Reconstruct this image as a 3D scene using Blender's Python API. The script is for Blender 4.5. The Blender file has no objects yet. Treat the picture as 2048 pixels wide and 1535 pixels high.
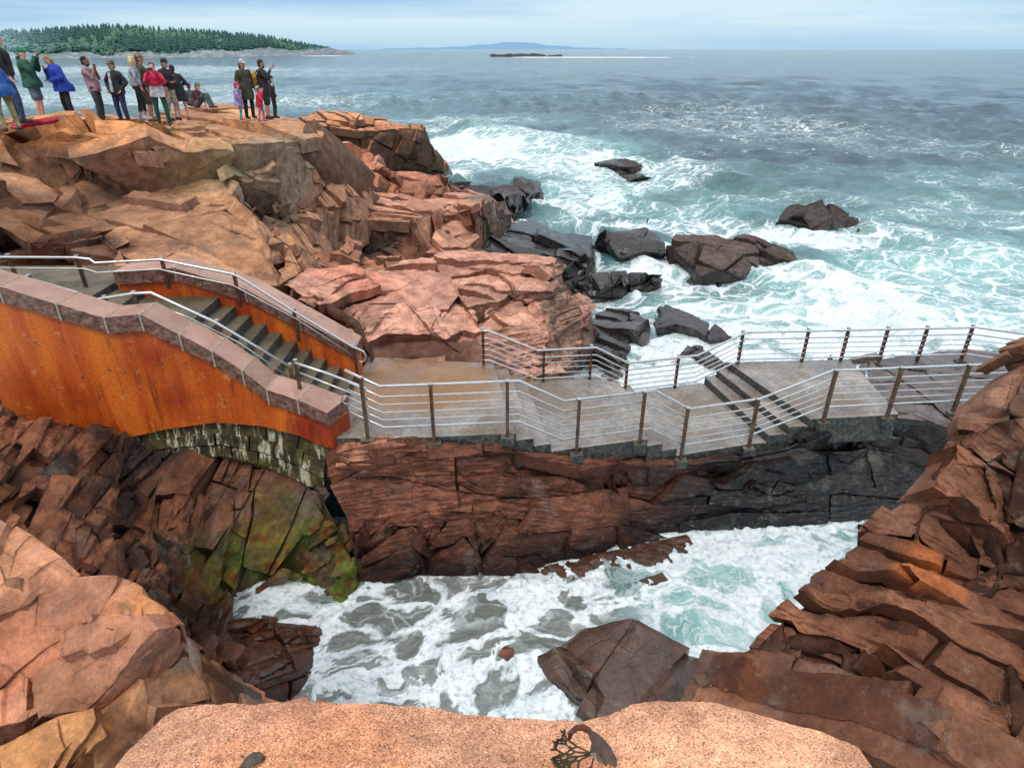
import bpy, bmesh, math, random
import numpy as np
from mathutils import Vector, Matrix
from mathutils.geometry import delaunay_2d_cdt
random.seed(7)
PI = math.pi
scene = bpy.context.scene
COL = scene.collection

# ------------------------------------------------------------------ camera
EYE = 8.7                      # camera height above the sea (metres)
FPX = 1280.0                   # focal length in pixels of the 2048 px wide photo
PITCH = math.radians(27.6)
CP, SP = math.cos(PITCH), math.sin(PITCH)
cam = bpy.data.cameras.new('camera')
cam.sensor_width = 36.0
cam.lens = 36.0 * FPX / 2048.0
cam.clip_start = 0.05
cam.clip_end = 80000
camo = bpy.data.objects.new('camera', cam)
COL.objects.link(camo)
camo.location = (0, 0, EYE)
camo.rotation_euler = (PI / 2 - PITCH, 0, 0)
scene.camera = camo

def ray(px, py):
    u = (px - 1024.0) / FPX
    v = (py - 767.5) / FPX
    return u, CP - v * SP, -SP - v * CP

def Yp(px, py, Y):             # world point seen at a photo pixel, at distance Y
    u, y, z = ray(px, py)
    t = Y / y
    return (u * t, Y, EYE + z * t)

def Zp(px, py, Z):             # world point seen at a photo pixel, at height Z
    u, y, z = ray(px, py)
    t = (Z - EYE) / z
    return (u * t, y * t, Z)

def lin(r, g, b, k=1.0):
    def f(c):
        c /= 255.0
        return c / 12.92 if c <= 0.04045 else ((c + 0.055) / 1.055) ** 2.4
    return (f(r) * k, f(g) * k, f(b) * k)

# ------------------------------------------------------------------ numpy noise
U = np.uint32
def hmix(h):
    h = (h ^ (h >> U(15))) * U(2246822519)
    h = (h ^ (h >> U(13))) * U(3266489917)
    return h ^ (h >> U(16))

def u32(a): return a.astype(np.int32).view(np.uint32)

def hsh(i, j, k, s=0):
    h = u32(i) * U(374761393) + u32(j) * U(668265263) + u32(k) * U(2147483647) + U((s * 974634777) & 0xffffffff)
    return hmix(h).astype(np.float32) * np.float32(1 / 4294967296.0)

def vnoise(P, s=0):
    P = P.astype(np.float32, copy=False)
    F = np.floor(P); f = P - F
    w = f * f * (3 - 2 * f)
    I = F.astype(np.int32).view(np.uint32)
    hx = [I[:, 0] * U(374761393) + U((s * 974634777) & 0xffffffff)]; hx.append(hx[0] + U(374761393))
    hy = [I[:, 1] * U(668265263)]; hy.append(hy[0] + U(668265263))
    hz = [I[:, 2] * U(2147483647)]; hz.append(hz[0] + U(2147483647))
    def h(a, b, c): return hmix(hx[a] + hy[b] + hz[c]).astype(np.float32)
    x, y, z = w[:, 0], w[:, 1], w[:, 2]
    def lx(b, c):
        p = h(0, b, c); return p + (h(1, b, c) - p) * x
    a0 = lx(0, 0); a0 += (lx(1, 0) - a0) * y
    a1 = lx(0, 1); a1 += (lx(1, 1) - a1) * y
    a0 += (a1 - a0) * z
    return a0 * np.float32(2 / 4294967296.0) - 1

def fbm(P, o=4, s=0, g=0.5):
    r = np.zeros(len(P), np.float32); a = 1.0; t = 0
    for i in range(o):
        r += a * vnoise(P * (2.03 ** i) + 17.3 * i, s + i); t += a; a *= g
    return r / t

def sstep(a, b, x):
    t = np.clip((x - a) / (b - a), 0, 1)
    return t * t * (3 - 2 * t)

def ax1d(a, s, key1, key2):
    """jittered 1-D cells: index, position in the cell (-.5...5) and distance to its edge"""
    i = np.floor(a)
    def j(ii): return (hsh(ii, key1, key2, s) - 0.5) * 0.62
    lo = i + j(i); hi = i + 1 + j(i + 1)
    dn = a < lo; up = a > hi
    i = np.where(dn, i - 1, np.where(up, i + 1, i))
    lo = i + j(i); hi = i + 1 + j(i + 1)
    dl = a - lo; dh = hi - a                 # only some joints are open
    gl = hsh(i, key1, key2, s + 900); gh = hsh(i + 1, key1, key2, s + 900)
    return i, (a - (lo + hi) / 2) / (hi - lo), np.minimum(dl + 9 * (gl > .48), dh + 9 * (gh > .48)), np.minimum(dl, dh)

def blocks(P, fr, size, s, warp=0.12, wscale=1.0):
    """oriented jointed blocks, like fractured granite"""
    q = P @ fr.T
    w = np.stack([fbm(P * (wscale / max(size)) + 31 * c, 2, s + 50 + c) for c in range(3)], 1)
    q = q / np.array(size, np.float32) + w * warp * 2
    q[:, 0] += .45 * vnoise(q * np.array([.55, .12, .12], np.float32), s + 77)      # layers of uneven thickness
    z = np.zeros(len(P), np.float32)
    a, ta, da, ea = ax1d(q[:, 0], s, z, z)
    b, tb, db, eb = ax1d(q[:, 1] + hsh(a, z, z, s + 1) * 9, s + 2, a, z)
    c, tc, dc, ec = ax1d(q[:, 2] + hsh(a, b, z, s + 3) * 9, s + 4, a, b)
    r = hsh(a, b, c, s + 5)
    tilt = (hsh(a, b, c, s + 6) - .5) * ta + (hsh(a, b, c, s + 7) - .5) * tb + (hsh(a, b, c, s + 8) - .5) * tc
    d = np.minimum(np.minimum(da * size[0], db * size[1]), dc * size[2])
    cid = (u32(a) * U(73856093) ^ u32(b) * U(19349663) ^ u32(c) * U(83492791)).astype(np.int64)
    ed = np.minimum(np.minimum(ea * size[0], eb * size[1]), ec * size[2])
    return r, tilt, d, cid, ed

def frame(n, up=(0, 1, 0)):
    n = Vector(n).normalized(); u = Vector(up)
    c = n.cross(u).normalized(); b = c.cross(n).normalized()
    return np.array([n, c, b], np.float32)

# ------------------------------------------------------------------ triangle meshes in numpy
def vnormals(V, F):
    fn = np.cross(V[F[:, 1]] - V[F[:, 0]], V[F[:, 2]] - V[F[:, 0]])
    N = np.zeros_like(V)
    for k in range(3):
        for c in range(3):
            N[:, c] += np.bincount(F[:, k], fn[:, c], len(V))
    return N / np.maximum(np.linalg.norm(N, axis=1, keepdims=True), 1e-12)

def smooth_attr(A, F, it):
    E = np.concatenate([F[:, [0, 1]], F[:, [1, 2]], F[:, [2, 0]]])
    cnt = np.bincount(E[:, 0], minlength=len(A)) + np.bincount(E[:, 1], minlength=len(A)) + 1.0
    for _ in range(it):
        B = A.copy()
        for c in range(A.shape[1]):
            B[:, c] += np.bincount(E[:, 0], A[E[:, 1], c], len(A)) + np.bincount(E[:, 1], A[E[:, 0], c], len(A))
        A = B / cnt[:, None]
    return A

def tess(V, F, k, lo=0.0, maxv=400000, ids=None):
    """split edges until they are short for their distance from the viewpoint"""
    eye = np.array([0, 0, EYE])
    for it in range(14):
        E = np.concatenate([F[:, [0, 1]], F[:, [1, 2]], F[:, [2, 0]]])
        E.sort(axis=1)
        key = E[:, 0].astype(np.int64) * 4000000 + E[:, 1]
        u, inv = np.unique(key, return_inverse=True)
        inv = inv.reshape(-1)
        a = (u // 4000000).astype(np.int64); b = (u % 4000000).astype(np.int64)
        L = np.linalg.norm(V[a] - V[b], axis=1)
        D = np.linalg.norm((V[a] + V[b]) / 2 - eye, axis=1)
        fn = np.cross(V[F[:, 1]] - V[F[:, 0]], V[F[:, 2]] - V[F[:, 0]])
        vd = (eye - V[F[:, 0]])
        fc = (fn * vd).sum(1) / (np.linalg.norm(fn, axis=1) * np.linalg.norm(vd, axis=1) + 1e-9)
        ef = np.bincount(inv, np.tile((fc > -.2).astype(np.float64), 3), len(u))
        mk = L > np.maximum(lo, k * D) * np.where(ef > 0, 1, 6)       # sides nobody sees stay coarse
        if not mk.any() or len(V) > maxv: break
        idx = np.full(len(u), -1, np.int64)
        idx[mk] = len(V) + np.arange(mk.sum())
        V = np.concatenate([V, (V[a[mk]] + V[b[mk]]) / 2])
        n = len(F)
        M = np.stack([idx[inv[:n]], idx[inv[n:2 * n]], idx[inv[2 * n:]]], 1)
        m = M >= 0; cnt = m.sum(1); out = [F[cnt == 0]]; sel = [np.nonzero(cnt == 0)[0]]
        s = cnt == 3
        f, e = F[s], M[s]
        out += [np.stack([f[:, 0], e[:, 0], e[:, 2]], 1), np.stack([e[:, 0], f[:, 1], e[:, 1]], 1),
                np.stack([e[:, 2], e[:, 1], f[:, 2]], 1), e]
        sel += [np.nonzero(s)[0]] * 4
        for r in range(3):
            p, q2, w = r, (r + 1) % 3, (r + 2) % 3
            s = (cnt == 1) & m[:, p]                       # one marked edge p: between vertex p and q
            f, e = F[s], M[s]
            out += [np.stack([f[:, p], e[:, p], f[:, w]], 1), np.stack([e[:, p], f[:, q2], f[:, w]], 1)]
            sel += [np.nonzero(s)[0]] * 2
            s = (cnt == 2) & ~m[:, p]                      # unmarked edge p
            f, e = F[s], M[s]
            out += [np.stack([e[:, q2], f[:, w], e[:, w]], 1), np.stack([f[:, p], f[:, q2], e[:, q2]], 1),
                    np.stack([f[:, p], e[:, q2], e[:, w]], 1)]
            sel += [np.nonzero(s)[0]] * 3
        F = np.concatenate(out)
        if ids is not None: ids = ids[np.concatenate(sel)]
    return (V, F) if ids is None else (V, F, ids)

def flatten(V, N, cid, k, lim):
    """press every block of the surface towards its own plane, so that faces are flat and edges crisp"""
    u, inv = np.unique(cid, return_inverse=True); inv = inv.reshape(-1)
    n = np.bincount(inv, minlength=len(u)).astype(np.float64)
    C = np.stack([np.bincount(inv, V[:, c], len(u)) / n for c in range(3)], 1)
    M = np.stack([np.bincount(inv, N[:, c], len(u)) for c in range(3)], 1)
    M /= np.maximum(np.linalg.norm(M, axis=1, keepdims=True), 1e-9)
    d = ((V - C[inv]) * M[inv]).sum(1)
    d = np.clip(d, -lim, lim) * k
    return V - M[inv] * d[:, None], M[inv]

def cut(P, T, n, o):
    """split a triangle patch by a plane into the two sides"""
    d = P @ n - o
    d = np.where(np.abs(d) < 1e-6, 1e-6, d)
    sd = d > 0; S = sd[T].sum(1)
    res = [[T[S == 3]], [T[S == 0]]]
    newP = [P]; base = len(P)
    for alone, val in ((True, 1), (False, 2)):
        X = T[S == val]
        if not len(X): continue
        k = np.argmax(sd[X] == alone, axis=1); r = np.arange(len(X))
        a, b, c = X[r, k], X[r, (k + 1) % 3], X[r, (k + 2) % 3]
        def mid(u, v):
            lo, hi = np.minimum(u, v), np.maximum(u, v)
            t = d[lo] / (d[lo] - d[hi]); return P[lo] + (P[hi] - P[lo]) * t[:, None]
        p = base + r; q = base + len(X) + r
        newP += [mid(a, b), mid(a, c)]; base += 2 * len(X)
        one = np.stack([a, p, q], 1); two = np.concatenate([np.stack([p, b, c], 1), np.stack([p, c, q], 1)])
        i, j = (0, 1) if alone else (1, 0)
        res[i].append(one); res[j].append(two)
    P = np.concatenate(newP); out = []
    for side in res:
        t = np.concatenate(side)
        if not len(t): out.append(None); continue
        Q, inv = np.unique(np.round(P[np.unique(t)], 5), axis=0, return_inverse=True)
        mp = np.zeros(len(P), np.int64); mp[np.unique(t)] = inv.reshape(-1)
        t = mp[t]; t = t[(t[:, 0] != t[:, 1]) & (t[:, 1] != t[:, 2]) & (t[:, 0] != t[:, 2])]
        out.append((Q, t) if len(t) else None)
    return out

# ------------------------------------------------------------------ objects
def tag(o, label=None, cat=None, group=None, kind=None):
    if label: o['label'] = label
    if cat: o['category'] = cat
    if group: o['group'] = group
    if kind: o['kind'] = kind
    return o

def empty(name, loc=(0, 0, 0), rz=0.0):
    o = bpy.data.objects.new(name, None)
    o.empty_display_size = 0.2
    COL.objects.link(o); o.location = loc; o.rotation_euler = (0, 0, rz)
    return o

def np_mesh(name, V, F, mat, parent=None, attrs=None, smooth=True, origin=None):
    V = np.asarray(V, np.float32); F = np.asarray(F, np.int32)
    if origin is None and parent is None:
        origin = ((V[:, 0].min() + V[:, 0].max()) / 2, (V[:, 1].min() + V[:, 1].max()) / 2, V[:, 2].min())
    if origin is not None:
        V = V - np.array(origin, np.float32)
    me = bpy.data.meshes.new(name)
    k = F.shape[1]
    me.vertices.add(len(V)); me.vertices.foreach_set('co', V.ravel())
    me.loops.add(len(F) * k); me.loops.foreach_set('vertex_index', F.ravel())
    me.polygons.add(len(F))
    me.polygons.foreach_set('loop_start', np.arange(0, len(F) * k, k, dtype=np.int32))
    me.polygons.foreach_set('use_smooth', np.full(len(F), smooth, bool))
    me.update(calc_edges=True)
    for n, a in (attrs or {}).items():
        a = np.asarray(a, np.float32)
        if a.ndim == 1:
            at = me.attributes.new(n, 'FLOAT', 'POINT'); at.data.foreach_set('value', a)
        else:
            at = me.attributes.new(n, 'FLOAT_COLOR', 'POINT')
            if a.shape[1] == 3: a = np.concatenate([a, np.ones((len(a), 1), np.float32)], 1)
            at.data.foreach_set('color', a.ravel())
    me.materials.append(mat)
    o = bpy.data.objects.new(name, me); COL.objects.link(o)
    if origin is not None: o.location = origin
    if parent is not None: o.parent = parent
    return o

class MB:
    """collects simple solids into one mesh"""
    def __init__(s): s.bm = bmesh.new()
    def hexa(s, p):            # 8 points: bottom 4 (ccw), top 4
        v = [s.bm.verts.new(q) for q in p]
        for f in ((3, 2, 1, 0), (4, 5, 6, 7), (0, 1, 5, 4), (1, 2, 6, 5), (2, 3, 7, 6), (3, 0, 4, 7)):
            s.bm.faces.new([v[i] for i in f])
        return v
    def box(s, c, d, rz=0.0):
        m = Matrix.Translation(c) @ Matrix.Rotation(rz, 4, 'Z')
        p = [m @ Vector((x * d[0] / 2, y * d[1] / 2, z * d[2] / 2)) for z in (-1, 1) for x, y in ((-1, -1), (1, -1), (1, 1), (-1, 1))]
        s.hexa(p)
    def prism(s, poly, z0, z1):
        a = [s.bm.verts.new((x, y, z0 if not callable(z0) else z0(x, y))) for x, y in poly]
        b = [s.bm.verts.new((x, y, z1 if not callable(z1) else z1(x, y))) for x, y in poly]
        n = len(poly)
        s.bm.faces.new(a[::-1]); s.bm.faces.new(b)
        for i in range(n): s.bm.faces.new((a[i], a[(i + 1) % n], b[(i + 1) % n], b[i]))
    def tube(s, pts, r, n=10, cap=True):
        pts = [Vector(p) for p in pts]; rs = r if isinstance(r, (list, tuple)) else [r] * len(pts)
        rings = []; u = None
        for i, p in enumerate(pts):
            d0 = (p - pts[i - 1]).normalized() if i else None
            d1 = (pts[i + 1] - p).normalized() if i < len(pts) - 1 else None
            t = (d0 + d1).normalized() if d0 and d1 else (d0 or d1)
            if u is None:
                u = t.cross(Vector((0, 0, 1)))
                if u.length < 1e-3: u = t.cross(Vector((0, 1, 0)))
            u = (u - t * u.dot(t)).normalized(); w = t.cross(u)
            k = 1.0 / max(0.6, (d0.dot(t) if d0 and d1 else 1.0))
            rings.append([s.bm.verts.new(p + (u * math.cos(2 * PI * j / n) + w * math.sin(2 * PI * j / n)) * rs[i] * k) for j in range(n)])
        for a, b in zip(rings, rings[1:]):
            for j in range(n): s.bm.faces.new((a[j], a[(j + 1) % n], b[(j + 1) % n], b[j]))
        if cap:
            s.bm.faces.new(rings[0][::-1]); s.bm.faces.new(rings[-1])
    def ball(s, c, r, seg=12, scale=(1, 1, 1), rot=None):
        m = Matrix.Translation(c) @ (rot if rot is not None else Matrix.Identity(4)) @ Matrix.Diagonal((r * scale[0], r * scale[1], r * scale[2], 1))
        bmesh.ops.create_uvsphere(s.bm, u_segments=seg, v_segments=max(6, seg // 2 + 2), radius=1.0, matrix=m)
    def capsule(s, a, b, ra, rb, n=10):
        s.ball(a, ra, n); s.ball(b, rb, n)
        if (Vector(a) - Vector(b)).length > 1e-4: s.tube([a, b], [ra, rb], n)
    def build(s, name, mat, parent=None, smooth=False, bevel=0.0, origin=None):
        me = bpy.data.meshes.new(name)
        if bevel:
            bmesh.ops.bevel(s.bm, geom=s.bm.edges[:], offset=bevel, segments=2, affect='EDGES', profile=0.7)
        bmesh.ops.recalc_face_normals(s.bm, faces=s.bm.faces[:])
        if origin is not None: bmesh.ops.translate(s.bm, verts=s.bm.verts[:], vec=-Vector(origin))
        s.bm.to_mesh(me); s.bm.free()
        if smooth:
            for p in me.polygons: p.use_smooth = True
        me.materials.append(mat)
        o = bpy.data.objects.new(name, me); COL.objects.link(o)
        if origin is not None: o.location = origin
        if parent is not None: o.parent = parent
        return o

# ------------------------------------------------------------------ node helpers
class NT:
    def __init__(s, name):
        s.m = bpy.data.materials.new(name); s.m.use_nodes = True
        s.t = s.m.node_tree; s.t.nodes.clear()
        s.out = s.t.nodes.new('ShaderNodeOutputMaterial')
        s.b = s.t.nodes.new('ShaderNodeBsdfPrincipled')
        s.t.links.new(s.b.outputs[0], s.out.inputs[0])
        s.co = s.t.nodes.new('ShaderNodeTexCoord').outputs['Object']
    def n(s, typ, **kw):
        n = s.t.nodes.new('ShaderNode' + typ)
        for k, v in kw.items(): setattr(n, k, v)
        return n
    def set(s, sock, v):
        if hasattr(v, 'is_output') or isinstance(v, bpy.types.NodeSocket): s.t.links.new(v, sock)
        elif isinstance(v, (tuple, list)) and len(v) == 3 and sock.type == 'RGBA': sock.default_value = (*v, 1)
        else: sock.default_value = v
    def math(s, op, a, b=0.0, c=None, clamp=False):
        n = s.n('Math', operation=op); n.use_clamp = clamp
        s.set(n.inputs[0], a); s.set(n.inputs[1], b)
        if c is not None: s.set(n.inputs[2], c)
        return n.outputs[0]
    def vmul(s, a, v):
        n = s.n('VectorMath', operation='MULTIPLY'); s.set(n.inputs[0], a); s.set(n.inputs[1], v); return n.outputs[0]
    def vadd(s, a, v):
        n = s.n('VectorMath', operation='ADD'); s.set(n.inputs[0], a); s.set(n.inputs[1], v); return n.outputs[0]
    def noise(s, scale, detail=4, rough=0.55, co=None, dist=0.0, out=0):
        n = s.n('TexNoise'); s.set(n.inputs['Vector'], co if co is not None else s.co)
        n.inputs['Scale'].default_value = scale; n.inputs['Detail'].default_value = detail
        n.inputs['Roughness'].default_value = rough; n.inputs['Distortion'].default_value = dist
        return n.outputs[out]
    def vor(s, scale, feat='F1', co=None, out='Distance', rnd=1.0, smooth=None):
        n = s.n('TexVoronoi', feature=feat); s.set(n.inputs['Vector'], co if co is not None else s.co)
        n.inputs['Scale'].default_value = scale; n.inputs['Randomness'].default_value = rnd
        return n.outputs[out]
    def mr(s, v, a, b, c=0.0, d=1.0, smooth=True):
        n = s.n('MapRange'); n.interpolation_type = 'SMOOTHSTEP' if smooth else 'LINEAR'
        s.set(n.inputs[0], v)
        for i, x in zip((1, 2, 3, 4), (a, b, c, d)): s.set(n.inputs[i], x)
        return n.outputs[0]
    def mix(s, f, a, b, mode='MIX'):
        n = s.n('Mix', data_type='RGBA', blend_type=mode); s.set(n.inputs[0], f); s.set(n.inputs[6], a); s.set(n.inputs[7], b)
        return n.outputs[2]
    def attr(s, name, out='Fac'):
        return s.n('Attribute', attribute_name=name).outputs[out]
    def bump(s, h, strength=0.5, dist=0.02, normal=None):
        n = s.n('Bump'); s.set(n.inputs['Strength'], strength); n.inputs['Distance'].default_value = dist
        s.set(n.inputs['Height'], h)
        if normal is not None: s.set(n.inputs['Normal'], normal)
        return n.outputs[0]
    def done(s, col=None, rough=None, normal=None, metal=None, spec=None):
        if col is not None: s.set(s.b.inputs['Base Color'], col)
        if rough is not None: s.set(s.b.inputs['Roughness'], rough)
        if normal is not None: s.set(s.b.inputs['Normal'], normal)
        if metal is not None: s.set(s.b.inputs['Metallic'], metal)
        if spec is not None: s.set(s.b.inputs['Specular IOR Level'], spec)
        return s.m
# ------------------------------------------------------------------ daylight
SUN_EL, SUN_AZ = math.radians(58), math.radians(205)      # azimuth clockwise from +Y: behind the viewer, a little left
world = bpy.data.worlds.new('World'); scene.world = world; world.use_nodes = True
wt = world.node_tree; wt.nodes.clear()
wo = wt.nodes.new('ShaderNodeOutputWorld'); wb = wt.nodes.new('ShaderNodeBackground')
sky = wt.nodes.new('ShaderNodeTexSky'); sky.sky_type = 'NISHITA'; sky.sun_disc = False
sky.sun_elevation = SUN_EL; sky.sun_rotation = SUN_AZ; sky.air_density = 1.0; sky.dust_density = 2.0; sky.ozone_density = 1.0
tc = wt.nodes.new('ShaderNodeTexCoord')
def wn(t, **k):
    n = wt.nodes.new('ShaderNode' + t)
    for a, b in k.items(): setattr(n, a, b)
    return n
def wl(a, b): wt.links.new(a, b)
sep = wn('SeparateXYZ'); wl(tc.outputs['Generated'], sep.inputs[0])
# clouds: long flat layers, so the direction is stretched strongly in height
mp = wn('Mapping'); mp.inputs['Scale'].default_value = (1.3, 1.3, 19.0); wl(tc.outputs['Generated'], mp.inputs[0])
mp.inputs['Location'].default_value = (0.35, 0.0, 0.25)
cn = wn('TexNoise'); cn.inputs['Scale'].default_value = 1.0; cn.inputs['Detail'].default_value = 6; cn.inputs['Roughness'].default_value = 0.5
wl(mp.outputs[0], cn.inputs['Vector'])
cr = wn('ValToRGB'); wl(cn.outputs[0], cr.inputs[0])
# cloud layer colour (sky units; Background strength scales it)
e = cr.color_ramp.elements
e[0].position = 0.36; e[0].color = (2.9, 5.0, 8.0, 1)
e[1].position = 0.62; e[1].color = (7.1, 9.2, 10.3, 1)
k = cr.color_ramp.elements.new(0.48); k.color = (4.5, 7.1, 9.6, 1)
# overhead the overcast is whiter
up = wn('MapRange'); wl(sep.outputs[2], up.inputs[0]); up.inputs[1].default_value = 0.10; up.inputs[2].default_value = 0.75
mx0 = wn('Mix', data_type='RGBA'); wl(up.outputs[0], mx0.inputs[0]); wl(cr.outputs[0], mx0.inputs[6]); mx0.inputs[7].default_value = (13.8, 14.3, 14.8, 1)
# the haze band along the horizon
hz = wn('MapRange'); wl(sep.outputs[2], hz.inputs[0]); hz.inputs[1].default_value = 0.0; hz.inputs[2].default_value = 0.03; hz.inputs[3].default_value = 0.75; hz.inputs[4].default_value = 0.0
mx1 = wn('Mix', data_type='RGBA'); wl(hz.outputs[0], mx1.inputs[0]); wl(mx0.outputs[2], mx1.inputs[6]); mx1.inputs[7].default_value = (4.7, 7.3, 9.4, 1)
mx = wn('Mix', data_type='RGBA'); mx.inputs[0].default_value = 0.88
wl(sky.outputs[0], mx.inputs[6]); wl(mx1.outputs[2], mx.inputs[7])
wl(mx.outputs[2], wb.inputs[0]); wb.inputs[1].default_value = 0.1
wl(wb.outputs[0], wo.inputs[0])
sl = bpy.data.lights.new('sun', 'SUN'); sl.energy = 1.4; sl.angle = math.radians(14); sl.color = (1.0, 0.95, 0.88)
so = bpy.data.objects.new('sun', sl); COL.objects.link(so)
sd = Vector((math.sin(SUN_AZ) * math.cos(SUN_EL), math.cos(SUN_AZ) * math.cos(SUN_EL), math.sin(SUN_EL)))
so.location = sd * 60; so.rotation_euler = sd.to_track_quat('Z', 'Y').to_euler()
scene.view_settings.view_transform = 'Standard'; scene.view_settings.look = 'None'
scene.view_settings.exposure = 0.0; scene.view_settings.gamma = 1.0
scene.cycles.max_bounces = 5

scene.cycles.use_adaptive_sampling = True; scene.cycles.adaptive_threshold = 0.035; scene.cycles.use_denoising = True
JOBS = []
import heapq
# ------------------------------------------------------------------ rock material
def rock_material(name, grain=0.0, bumpd=0.03, crackk=.6):
    T = NT(name)
    col = T.attr('col', 'Color'); wet = T.attr('wet')
    n1 = T.noise(3.2, 6, 0.62); n2 = T.noise(23.0, 5, 0.65); n3 = T.noise(130.0, 3, 0.6)
    c = T.mix(T.mr(n1, .3, .72), T.mix(1.0, col, (.62, .57, .56), 'MULTIPLY'), T.mix(1.0, col, (1.26, 1.22, 1.18), 'MULTIPLY'))
    c = T.mix(1.0, c, T.mix(T.mr(n2, .30, .70), (.80, .78, .77), (1.14, 1.14, 1.14)), 'MULTIPLY')
    # lichen and mineral streak patches
    sp = T.mr(T.noise(7.5, 7, .72), .56, .70)
    c = T.mix(T.math('MULTIPLY', sp, .22), c, (.36, .30, .24))
    # hairline cracks
    wv = T.vmul(T.vadd(T.n('TexNoise').outputs['Color'], (-.5, -.5, -.5)), (.25, .25, .25))
    cc = T.vadd(T.co, wv)
    d1 = T.vor(.62, 'DISTANCE_TO_EDGE', T.vmul(cc, (1, 1, 1.5))); d2 = T.vor(2.1, 'DISTANCE_TO_EDGE', T.vmul(cc, (1, 1, 1.4)))
    hc = T.math('MAXIMUM', T.math('MULTIPLY', T.mr(d1, .002, .013, 1, 0), T.mr(n1, .46, .52)), T.math('MULTIPLY', T.mr(d2, .002, .016, .75, 0), T.mr(n1, .53, .47)), clamp=True)
    hc = T.math('MULTIPLY', hc, crackk)
    c = T.mix(T.math('MULTIPLY', hc, .72), c, (.03, .022, .018))
    lich = T.mr(T.noise(1.3, 6, .7), .55, .66)
    c = T.mix(T.math('MULTIPLY', lich, .30), c, (.20, .185, .155))
    if grain:
        vc = T.n('TexVoronoi'); T.set(vc.inputs['Vector'], T.co); vc.inputs['Scale'].default_value = 330.0
        sepc = T.n('SeparateColor'); T.set(sepc.inputs[0], vc.outputs['Color'])
        r = T.n('ValToRGB'); T.set(r.inputs[0], sepc.outputs[0])
        r.color_ramp.interpolation = 'CONSTANT'
        e = r.color_ramp.elements; e[0].position = 0; e[0].color = (.34, .28, .25, 1); e[1].position = .09; e[1].color = (.74, .62, .54, 1)
        for p, q in ((.3, (.98, .84, .74, 1)), (.55, (1.2, 1.02, .9, 1)), (.78, (.86, .66, .52, 1)), (.92, (1.4, 1.36, 1.3, 1))):
            r.color_ramp.elements.new(p).color = q
        c = T.mix(grain, c, T.mix(1.0, c, r.outputs[0], 'MULTIPLY'))
    else:
        c = T.mix(1.0, c, T.mix(T.mr(n3, .34, .66), (.82, .80, .80), (1.14, 1.14, 1.14)), 'MULTIPLY')
    h = T.math('ADD', T.math('MULTIPLY', n1, .7), T.math('ADD', T.math('MULTIPLY', n2, .6), T.math('MULTIPLY', n3, .2)))
    h = T.math('SUBTRACT', h, T.math('MULTIPLY', hc, .9))
    ro = T.mr(T.math('ADD', wet, T.math('MULTIPLY', T.math('SUBTRACT', n2, .5), .5)), .1, .9, .86, .24)
    return T.done(c, ro, T.bump(h, .5, bumpd), spec=T.mr(wet, 0, 1, .25, .55))

M_ROCK = rock_material('fractured_granite')
M_NEAR = rock_material('weathered_granite', 0.0, .02, .22)
M_GRAIN = rock_material('coarse_grained_granite', 1.0, .012, 0.0)

def conv(p):
    if len(p) == 4: return Zp(p[0], p[1], p[2])
    return Yp(*p)

def sheet(b, i=()):
    pts = list(b) + list(i)
    co, ed, fa, ov, oe, of = delaunay_2d_cdt([Vector((p[0], p[1])) for p in pts], [], [list(range(len(b)))], 1, 1e-4)
    V = []; new = {}
    for k, src in enumerate(ov):
        V.append(conv(pts[src[0]]))
        for q in src: new[q] = k
    loop = [new[k] for k in range(len(b))]
    F = []
    eye = Vector((0, 0, EYE))
    for f in fa:
        for a in range(1, len(f) - 1):
            t = [f[0], f[a], f[a + 1]]
            A, B, C = (Vector(V[q]) for q in t)
            if (B - A).cross(C - A).dot(eye - A) < 0: t.reverse()
            F.append(t)
    return V, F, loop

def solid(b, i=(), back=(0, 3, -3)):
    V, F, loop = sheet(b, i)
    n = len(V); m = len(loop)
    dirs = {(f[a], f[(a + 1) % 3]) for f in F for a in range(3)}
    for q in loop:
        p = V[q]; V.append((p[0] + back[0], p[1] + back[1], p[2] + back[2]))
    c = np.mean(np.array(V[n:n + m]), 0); V.append(tuple(c)); ci = n + m
    for k in range(m):
        a, d = loop[k], loop[(k + 1) % m]; A, D = n + k, n + (k + 1) % m
        if (a, d) in dirs: F += [[d, a, A], [d, A, D], [D, A, ci]]
        else: F += [[a, d, D], [a, D, A], [A, D, ci]]
    return np.array(V, np.float64), np.array(F, np.int64)

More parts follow.
